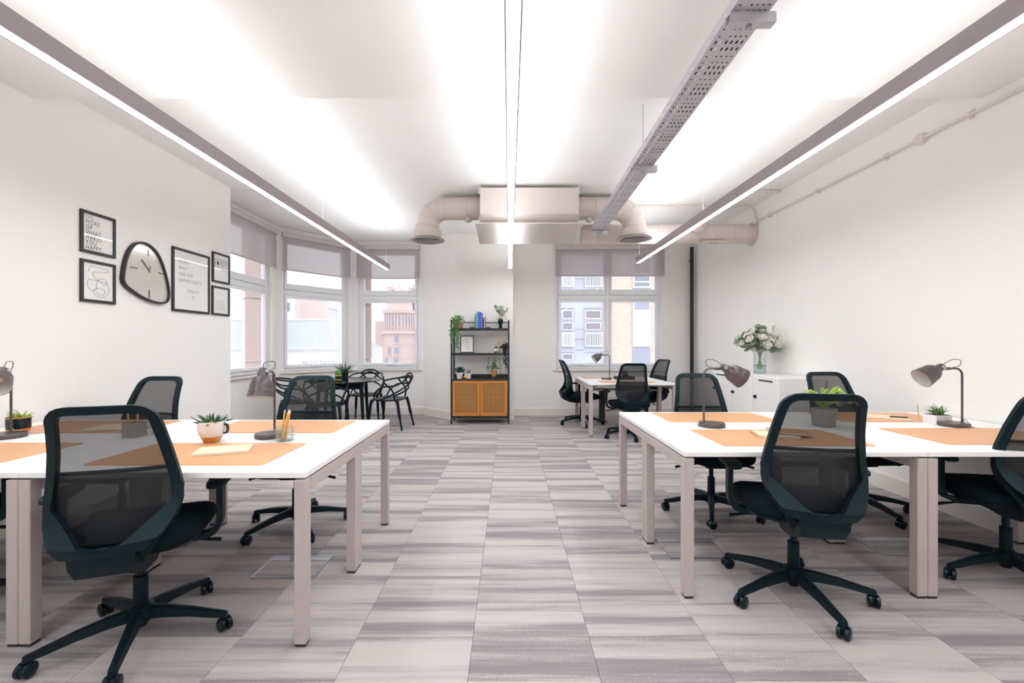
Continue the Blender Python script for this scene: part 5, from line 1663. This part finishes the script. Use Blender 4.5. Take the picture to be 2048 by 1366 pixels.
def make_cafe_chair():
    o = thing('cafe_chair', 'x', 'chair', (0, 0, 0), 0, 'black plastic chairs with interlaced backs')
    g = []
    rr = []
    for k, z in ((0.9, 0.425), (1.0, 0.432), (1.0, 0.447), (0.92, 0.452), (0.5, 0.440), (0.1, 0.436)):
        ring = []
        for i in range(30):
            t = 2 * pi * i / 30
            c, s = cos(t), sin(t)
            ring.append((0.235 * k * abs(c) ** 0.7 * (1 if c >= 0 else -1), 0.02 + 0.225 * k * abs(s) ** 0.7 * (1 if s >= 0 else -1), z))
        rr.append(ring)
    MB().loft(rr).build('seat', M_black, o, smooth=True)
    for sx in (-1, 1):
        MB().tube(catmull([(sx * 0.215, 0.19, 0.44), (sx * 0.235, 0.215, 0.40), (sx * 0.25, 0.235, 0.2), (sx * 0.262, 0.25, 0.0)], 4), [0.026] * 4 + [0.022] * 5 + [0.014] * 4, 10).build('leg', M_black, o, smooth=True)
        MB().tube(catmull([(sx * 0.195, -0.16, 0.44), (sx * 0.205, -0.185, 0.40), (sx * 0.225, -0.225, 0.2), (sx * 0.245, -0.27, 0.0)], 4), [0.026] * 4 + [0.022] * 5 + [0.014] * 4, 10).build('leg', M_black, o, smooth=True)
    r = 0.0125
    # three interlaced loops of the back
    A = [(-0.225, 0.17, 0.45), (-0.27, 0.14, 0.54), (-0.285, 0.02, 0.64), (-0.25, -0.16, 0.66), (-0.14, -0.255, 0.72), (0, -0.285, 0.80), (0.14, -0.255, 0.72), (0.25, -0.16, 0.66), (0.285, 0.02, 0.64), (0.27, 0.14, 0.54), (0.225, 0.17, 0.45)]
    MB().tube(catmull(A, 6), r, 8).build('back_loop', M_black, o, smooth=True)
    B_ = [(-0.20, -0.14, 0.44), (-0.255, -0.13, 0.58), (-0.285, -0.02, 0.70), (-0.265, -0.02, 0.74), (-0.215, -0.20, 0.775), (-0.09, -0.285, 0.775), (0.09, -0.285, 0.775), (0.215, -0.20, 0.775), (0.265, -0.02, 0.74), (0.285, -0.02, 0.70), (0.255, -0.13, 0.58), (0.20, -0.14, 0.44)]
    MB().tube(catmull(B_, 6), r, 8).build('back_loop', M_black, o, smooth=True)
    C_ = [(-0.23, 0.08, 0.44), (-0.24, -0.06, 0.50), (-0.18, -0.20, 0.58), (0.0, -0.275, 0.66), (0.14, -0.285, 0.76), (0.09, -0.29, 0.82), (0, -0.297, 0.835), (-0.09, -0.29, 0.82), (-0.14, -0.285, 0.76), (0.0, -0.272, 0.655), (0.18, -0.20, 0.58), (0.24, -0.06, 0.50), (0.23, 0.08, 0.44)]
    MB().tube(catmull(C_, 6), r, 8).build('back_loop', M_black, o, smooth=True)
    return o
cc0 = make_cafe_chair()
def put_cafe(x, y, heading, label, first=False):
    o = cc0 if first else copy_tree(cc0)
    o.location = (x, y, 0); o.rotation_euler = (0, 0, -radians(heading)); o['label'] = label
put_cafe(-1.80, 6.72, -82, 'black interlaced back chair at the right of the round table, fully in view', True)
put_cafe(-2.38, 7.32, 176, 'black interlaced back chair behind the round table under the right bay window')
put_cafe(-2.52, 6.06, -12, 'black interlaced back chair in front of the round table, next to the mesh chair edge')
put_cafe(-3.08, 6.36, 62, 'black interlaced back chair left of the round table, seen through a mesh chair')

o = thing('spiky_plant', 'spiky dark green plant in a tall black pot on the round table', 'plant', (-2.47, 6.62, 0.731))
pot(o, [(0, 0), (0.042, 0), (0.052, 0.01), (0.052, 0.115), (0.048, 0.115), (0, 0.10)], M_shiny, 22)
random.seed(17)
for k in range(30):
    put_leaf(LF_grassd, o, (random.uniform(-.02, .02), random.uniform(-.02, .02), 0.10), sphdir(k * 2.4, radians(random.uniform(25, 85))), random.uniform(0.12, 0.185), sx=random.uniform(0.20, 0.30))
o = thing('cactus_plant', 'round green cactus in a black and yellow pot on the round table', 'plant', (-2.50, 6.44, 0.731))
pb = pot(o, [(0.036, 0.03), (0.044, 0.035), (0.046, 0.075), (0.043, 0.078), (0, 0.07)], M_shiny, 22)
MB().lathe([(0, 0), (0.032, 0), (0.038, 0.01), (0.0445, 0.035), (0.03, 0.035), (0, 0.02)], 22).build('yellow_base', M_yellow, pb, smooth=True)
MB().lathe([(0.0465, 0.074), (0.048, 0.082), (0.045, 0.086), (0.04, 0.08)], 22).build('yellow_rim', M_yellow, pb, smooth=True)
cm = MB()
rings = []
for rr_, z in ((0.030, 0.07), (0.040, 0.09), (0.043, 0.115), (0.040, 0.14), (0.028, 0.158), (0.010, 0.165)):
    rings.append([(rr_ * (1 + 0.07 * (1 if i % 2 else -1)) * cos(2 * pi * i / 28), rr_ * (1 + 0.07 * (1 if i % 2 else -1)) * sin(2 * pi * i / 28), z) for i in range(28)])
cm.loft(rings).build('cactus_body', M_leafm, o, smooth=False)

# ================================================================== the street outside the windows
B_pale = mat('pale_stone', '#c9c8c6', 0.85, var=0.03)
B_slate = mat('pale_slate', '#9fa3aa', 0.7, var=0.05, scale=6)
B_terra = mat('terracotta_stone', '#c8b0a8', 0.85, var=0.05, scale=4)
B_red = brick_mat('red_brick', '#b59690', '#bf9f98', '#cbb9b4', 3.0)
B_redtrim = mat('terracotta_trim', '#c2a8a3', 0.8, var=0.05)
B_tan = brick_mat('tan_brick', '#b09684', '#c2aa99', '#c9beb5', 4.2)
B_grey = mat('grey_cladding', '#a3a5b4', 0.6, var=0.03)
B_greyd = mat('grey_cladding_dark', '#7a8298', 0.6, var=0.03)
B_win = mat('far_glazing', '#5f687b', 0.15, var=0.15, scale=2)
B_winred = mat('far_glazing_red', '#705a60', 0.15, var=0.2, scale=2)
B_wht = mat('white_render', '#d5d8db', 0.8, var=0.02)
B_sign = mat('sign_letters', '#6e7688', 0.7)

gr = MB().box(-70, 70, 8.6, 110, -9.2, -9.0)
tag(gr.build('street_ground', mat('asphalt', '#b9b6b4', 0.9)), 'pale street far below the windows', 'ground', kind='structure')

# stone piers outside the bay
for (x, y, rz, w, lb) in ((-4.03, 7.15, 38, 0.5, 'pink terracotta pier outside between the left and middle bay windows'), (-2.86, 8.36, 20, 0.46, 'pink terracotta pier outside between the middle and right bay windows'), (-4.35, 6.15, 0, 0.45, 'pink terracotta pier outside the left bay window')):
    o = thing('stone_pier', lb, 'pier', (x, y, -9.0), radians(rz), 'terracotta piers outside')
    for z in range(0, 13):
        MB().rbox(-w / 2, w / 2, -0.2, 0.2, z * 1.0, z * 1.0 + 0.985, 0.012, 1).build('stone_block', B_terra, o)

def facade_window(b, x, z, w, h, y, m=B_win, fm=B_wht, t=0.08, bars=()):
    f = MB()
    f.box(x - w / 2, x - w / 2 + t, y - 0.10, y, z, z + h).box(x + w / 2 - t, x + w / 2, y - 0.10, y, z, z + h).box(x - w / 2 + t, x + w / 2 - t, y - 0.10, y, z, z + t).box(x - w / 2 + t, x + w / 2 - t, y - 0.10, y, z + h - t, z + h)
    for zb in bars:
        f.box(x - w / 2 + t, x + w / 2 - t, y - 0.10, y, z + zb - t / 2, z + zb + t / 2)
    fo = f.build('window', fm, b)
    MB().box(x - w / 2 + t, x + w / 2 - t, y - 0.04, y - 0.01, z + t, z + h - t).build('pane', m, fo)
    return fo

# building opposite the back window: grey clad bay, tan brick
YO = 20.0
b1 = thing('apartment_building', 'tan brick and grey clad flats opposite the back window', 'building', (0, YO, -9.0))
zz0 = 9.0
def X(px): return (px - VPX) * YO / FPX
def Z(py): return HC - (py - VPY) * YO / FPX + zz0
MB().box(X(1205), 22, 0, 8, 0, 22).build('brick_wall', B_tan, b1)
MB().box(-2.5, X(1203), -0.35, 8, 0, 22).build('clad_wall', B_grey, b1)
MB().box(X(1203), X(1206), -0.45, 0.2, 0, 22).build('corner_trim', B_redtrim, b1)
for px0, px1 in ((1121, 1144), (1166, 1199), (1060, 1093)):
    x = (X(px0) + X(px1)) / 2; w = X(px1) - X(px0)
    for py0, py1, k in ((621, 640, 1), (645, 662, 1), (554, 577, 2), (666, 693, 2), (480, 520, 1), (706, 720, 3), (760, 800, 1), (815, 850, 2), (420, 455, 1)):
        if k == 3 and px0 != 1121: continue
        facade_window(b1, x, Z(py1), w, Z(py0) - Z(py1), -0.36, B_winred if (k == 1 and px0 == 1166) else B_win, B_grey, 0.07)
        if k == 2:
            ra = MB()
            n_ = 11
            for i in range(n_):
                xx_ = x - w / 2 + w * i / (n_ - 1)
                ra.box(xx_ - 0.012, xx_ + 0.012, -0.66, -0.62, Z(py1), Z(py1 - 26))
            ra.box(x - w / 2, x + w / 2, -0.67, -0.61, Z(py1 - 26), Z(py1 - 27.5)).box(x - w / 2, x + w / 2, -0.67, -0.61, Z(py1), Z(py1 - 1.5))
            ra.build('balcony_railing', B_wht, b1)
    for py in (600, 618, 696, 705):
        MB().box(x - w / 2 - 0.02, x + w / 2 + 0.02, -0.38, -0.352, Z(py) - 0.02, Z(py) + 0.02).build('panel_joint', B_greyd, b1)
for py in (560, 600, 659, 679, 700, 740):
    MB().box(X(1148), X(1165), -0.372, -0.352, Z(py) - 0.015, Z(py) + 0.015).build('panel_joint', B_greyd, b1)
for px0, px1 in ((1265, 1300), (1390, 1425)):
    x = (X(px0) + X(px1)) / 2; w = X(px1) - X(px0)
    for py0, py1 in ((603, 693), (480, 576), (735, 830)):
        hh = Z(py0) - Z(py1)
        f = facade_window(b1, x, Z(py1), w, hh, -0.02, B_win if py0 != 603 else mat('white_blind_glazing', '#c6ced3', 0.3), B_wht, 0.06, bars=(hh * 0.12, hh * 0.28, hh * 0.80))
        MB().box(x - w / 2, x + w / 2, -0.115, -0.085, Z(py0) - hh * 0.18, Z(py0)).build('blue_panel', B_greyd, b1)
    for py0, py1 in ((695, 730), (577, 600)):
        MB().box(x - w / 2, x + w / 2, -0.05, -0.01, Z(py1), Z(py0)).build('spandrel', B_greyd, b1)

# pale theatre with a slate roof, outside the middle bay window
YT = 26.0
b2 = thing('theatre_building', 'pale rendered theatre with slate roof and grey lettering outside the bay', 'building', (0, YT, -9.0))
def X2(px): return (px - VPX) * YT / FPX
def Z2(py): return HC - (py - VPY) * YT / FPX + 9.0
xa, xb = -26.0, X2(678)
ez, rz_ = Z2(697), Z2(636)
MB().box(xa, xb, 0, 9, 0, ez).build('rendered_wall', B_pale, b2)
xr_ = X2(626)
MB().add([(xa, -0.3, ez), (xb, -0.3, ez), (xr_, 2.4, rz_), (xa, 2.4, rz_), (xa, 9, ez), (xb, 9, ez)], [(0, 1, 2, 3), (1, 5, 2), (5, 4, 3, 2), (0, 3, 4), (0, 4, 5, 1)]).build('slate_roof', B_slate, b2)
for k in range(1, 13):
    t = k / 13
    x1 = xb + (xr_ - xb) * t
    MB().box(xa, x1, -0.3 + 2.7 * t - 0.02, -0.3 + 2.7 * t + 0.02, ez + (rz_ - ez) * t - 0.005, ez + (rz_ - ez) * t + 0.022).build('slate_course', B_slate, b2)
MB().tube([(xb + 0.02, -0.32, ez + 0.05), (xr_, 2.4, rz_ + 0.06)], 0.10, 6).build('hip_coping', B_wht, b2)
MB().box(xa, xr_, 2.3, 2.5, rz_ - 0.02, rz_ + 0.08).build('ridge', B_wht, b2)
MB().box(xa, xb + 0.2, -0.35, 0, ez - 0.08, ez).build('gutter', B_slate, b2)
tm = text_mesh('PALACE THEATRE', 0.42, B_sign, 'LEFT', 1.0, 0.62)
link('sign_lettering', tm, b2, (X2(605), -0.03, Z2(732)), (pi / 2, 0, 0))

# distant blocks behind the theatre
for i, (px0, px1, py, Y_, m, lb) in enumerate(((520, 588, 596, 62, B_wht, 'distant pale block behind the theatre roof on the left'), (590, 600, 585, 50, B_redtrim, 'distant thin brick chimney tower over the theatre roof'), (604, 650, 615, 74, B_slate, 'distant slate mansard block behind the theatre ridge'), (652, 700, 655, 60, B_red, 'distant red brick wing right of the theatre roof'))):
    sc = Y_ / FPX
    o = thing('distant_building', lb, 'building', ((px0 + px1 - 2 * VPX) / 2 * sc, Y_, -9.0), 0, 'distant buildings')
    hw_ = (px1 - px0) / 2 * sc; top = HC + 9 - (py - VPY) * sc
    MB().box(-hw_, hw_, 0, 8, 0, top).build('wall', m, o)
    MB().prism([(-hw_ - 0.2, -0.3, top), (hw_ + 0.2, -0.3, top), (hw_ * 0.8, 1.5, top + 1.2), (-hw_ * 0.8, 1.5, top + 1.2)], (0, 6, 0)).build('roof', B_slate, o)
    nwin = max(1, int(hw_ * 2 / 1.3))
    for r in range(3):
        for c_ in range(nwin):
            if hw_ < 0.5: continue
            facade_window(o, -hw_ + (c_ + 0.5) * 2 * hw_ / nwin, top - 2.0 - r * 2.6, 0.7, 1.4, -0.01, B_win, B_wht, 0.08)

# red brick building with a round turret, outside the right bay window
YR = 48.0
b3 = thing('brick_turret_building', 'red brick building with a round corner turret outside the right bay window', 'building', (0, YR, -9.0))
def X3(px): return (px - VPX) * YR / FPX
def Z3(py): return HC - (py - VPY) * YR / FPX + 9.0
MB().box(X3(738), X3(900), 2.2, 12, 0, Z3(640)).build('brick_wall', B_red, b3)
tcx = X3(790)
R3 = 32 * YR / FPX
prof = [(R3, 0), (R3, Z3(668)), (R3 + 0.25, Z3(666)), (R3 + 0.3, Z3(662)), (R3 - 0.1, Z3(660)), (R3 - 0.12, Z3(627)), (R3 + 0.12, Z3(624)), (R3 + 0.2, Z3(619)), (R3 - 0.3, Z3(617)), (R3 - 0.45, Z3(604)), (R3 * 0.55, Z3(585)), (0, Z3(560))]
MB().lathe(prof, 40, (tcx, 2.2, 0)).build('turret', B_red, b3, smooth=False)
for py, rr_, hh in ((664, R3 + 0.33, 0.16), (622, R3 + 0.22, 0.14), (690, R3 + 0.05, 0.06), (716, R3 + 0.05, 0.06)):
    MB().lathe([(rr_ - 0.2, 0), (rr_, 0), (rr_, hh), (rr_ - 0.2, hh)], 40, (tcx, 2.2, Z3(py) - hh)).build('string_course', B_redtrim, b3)
for k in range(16):
    a = -pi + pi * k / 15
    MB().cyl((tcx + cos(a) * (R3 + 0.0), 2.2 + sin(a) * R3, Z3(659)), (tcx + cos(a) * R3, 2.2 + sin(a) * R3, Z3(627)), 0.07, n=8).build('colonnette', B_redtrim, b3)
for k in range(8):
    a = -pi + pi * (k + 0.5) / 8
    x, y = tcx + cos(a) * (R3 - 0.1), 2.2 + sin(a) * (R3 - 0.1)
    w_ = MB().box(-0.16, 0.16, -0.06, 0.03, 0, Z3(632) - Z3(650)).build('window', B_greyd, b3, loc=(x, y, Z3(650)), rot=(0, 0, a + pi / 2))
for px, py0, py1 in ((791, 672, 686), (775, 696, 710), (791, 695, 708), (790, 714, 729), (768, 716, 730)):
    a = math.asin(max(-0.98, min(0.98, (px - 790) / 32.0)))
    x, y = tcx + sin(a) * (R3 - 0.02), 2.2 - cos(a) * (R3 - 0.02)
    w_ = MB().box(-0.24, 0.24, -0.05, 0.06, 0, Z3(py0) - Z3(py1)).build('window', B_greyd, b3, loc=(x, y, Z3(py1)), rot=(0, 0, a))
    MB().box(-0.30, 0.30, -0.12, 0.06, -0.1, -0.01).box(-0.30, 0.30, -0.12, 0.06, Z3(py0) - Z3(py1) + 0.01, Z3(py0) - Z3(py1) + 0.1).build('surround', B_redtrim, w_)
for px in (735, 846, 866):
    for py0, py1 in ((660, 680), (696, 716)):
        if px < 740: continue
        facade_window(b3, X3(px), Z3(py1), 0.8, Z3(py0) - Z3(py1), 2.19, B_greyd, B_redtrim, 0.12)
for px, py in ((760, 566), (770, 570), (806, 568), (816, 562)):
    MB().box(X3(px) - 0.35, X3(px) + 0.35, 4, 4.8, Z3(645), Z3(py)).box(X3(px) - 0.42, X3(px) + 0.42, 3.93, 4.87, Z3(py), Z3(py) + 0.2).build('chimney', B_redtrim, b3)
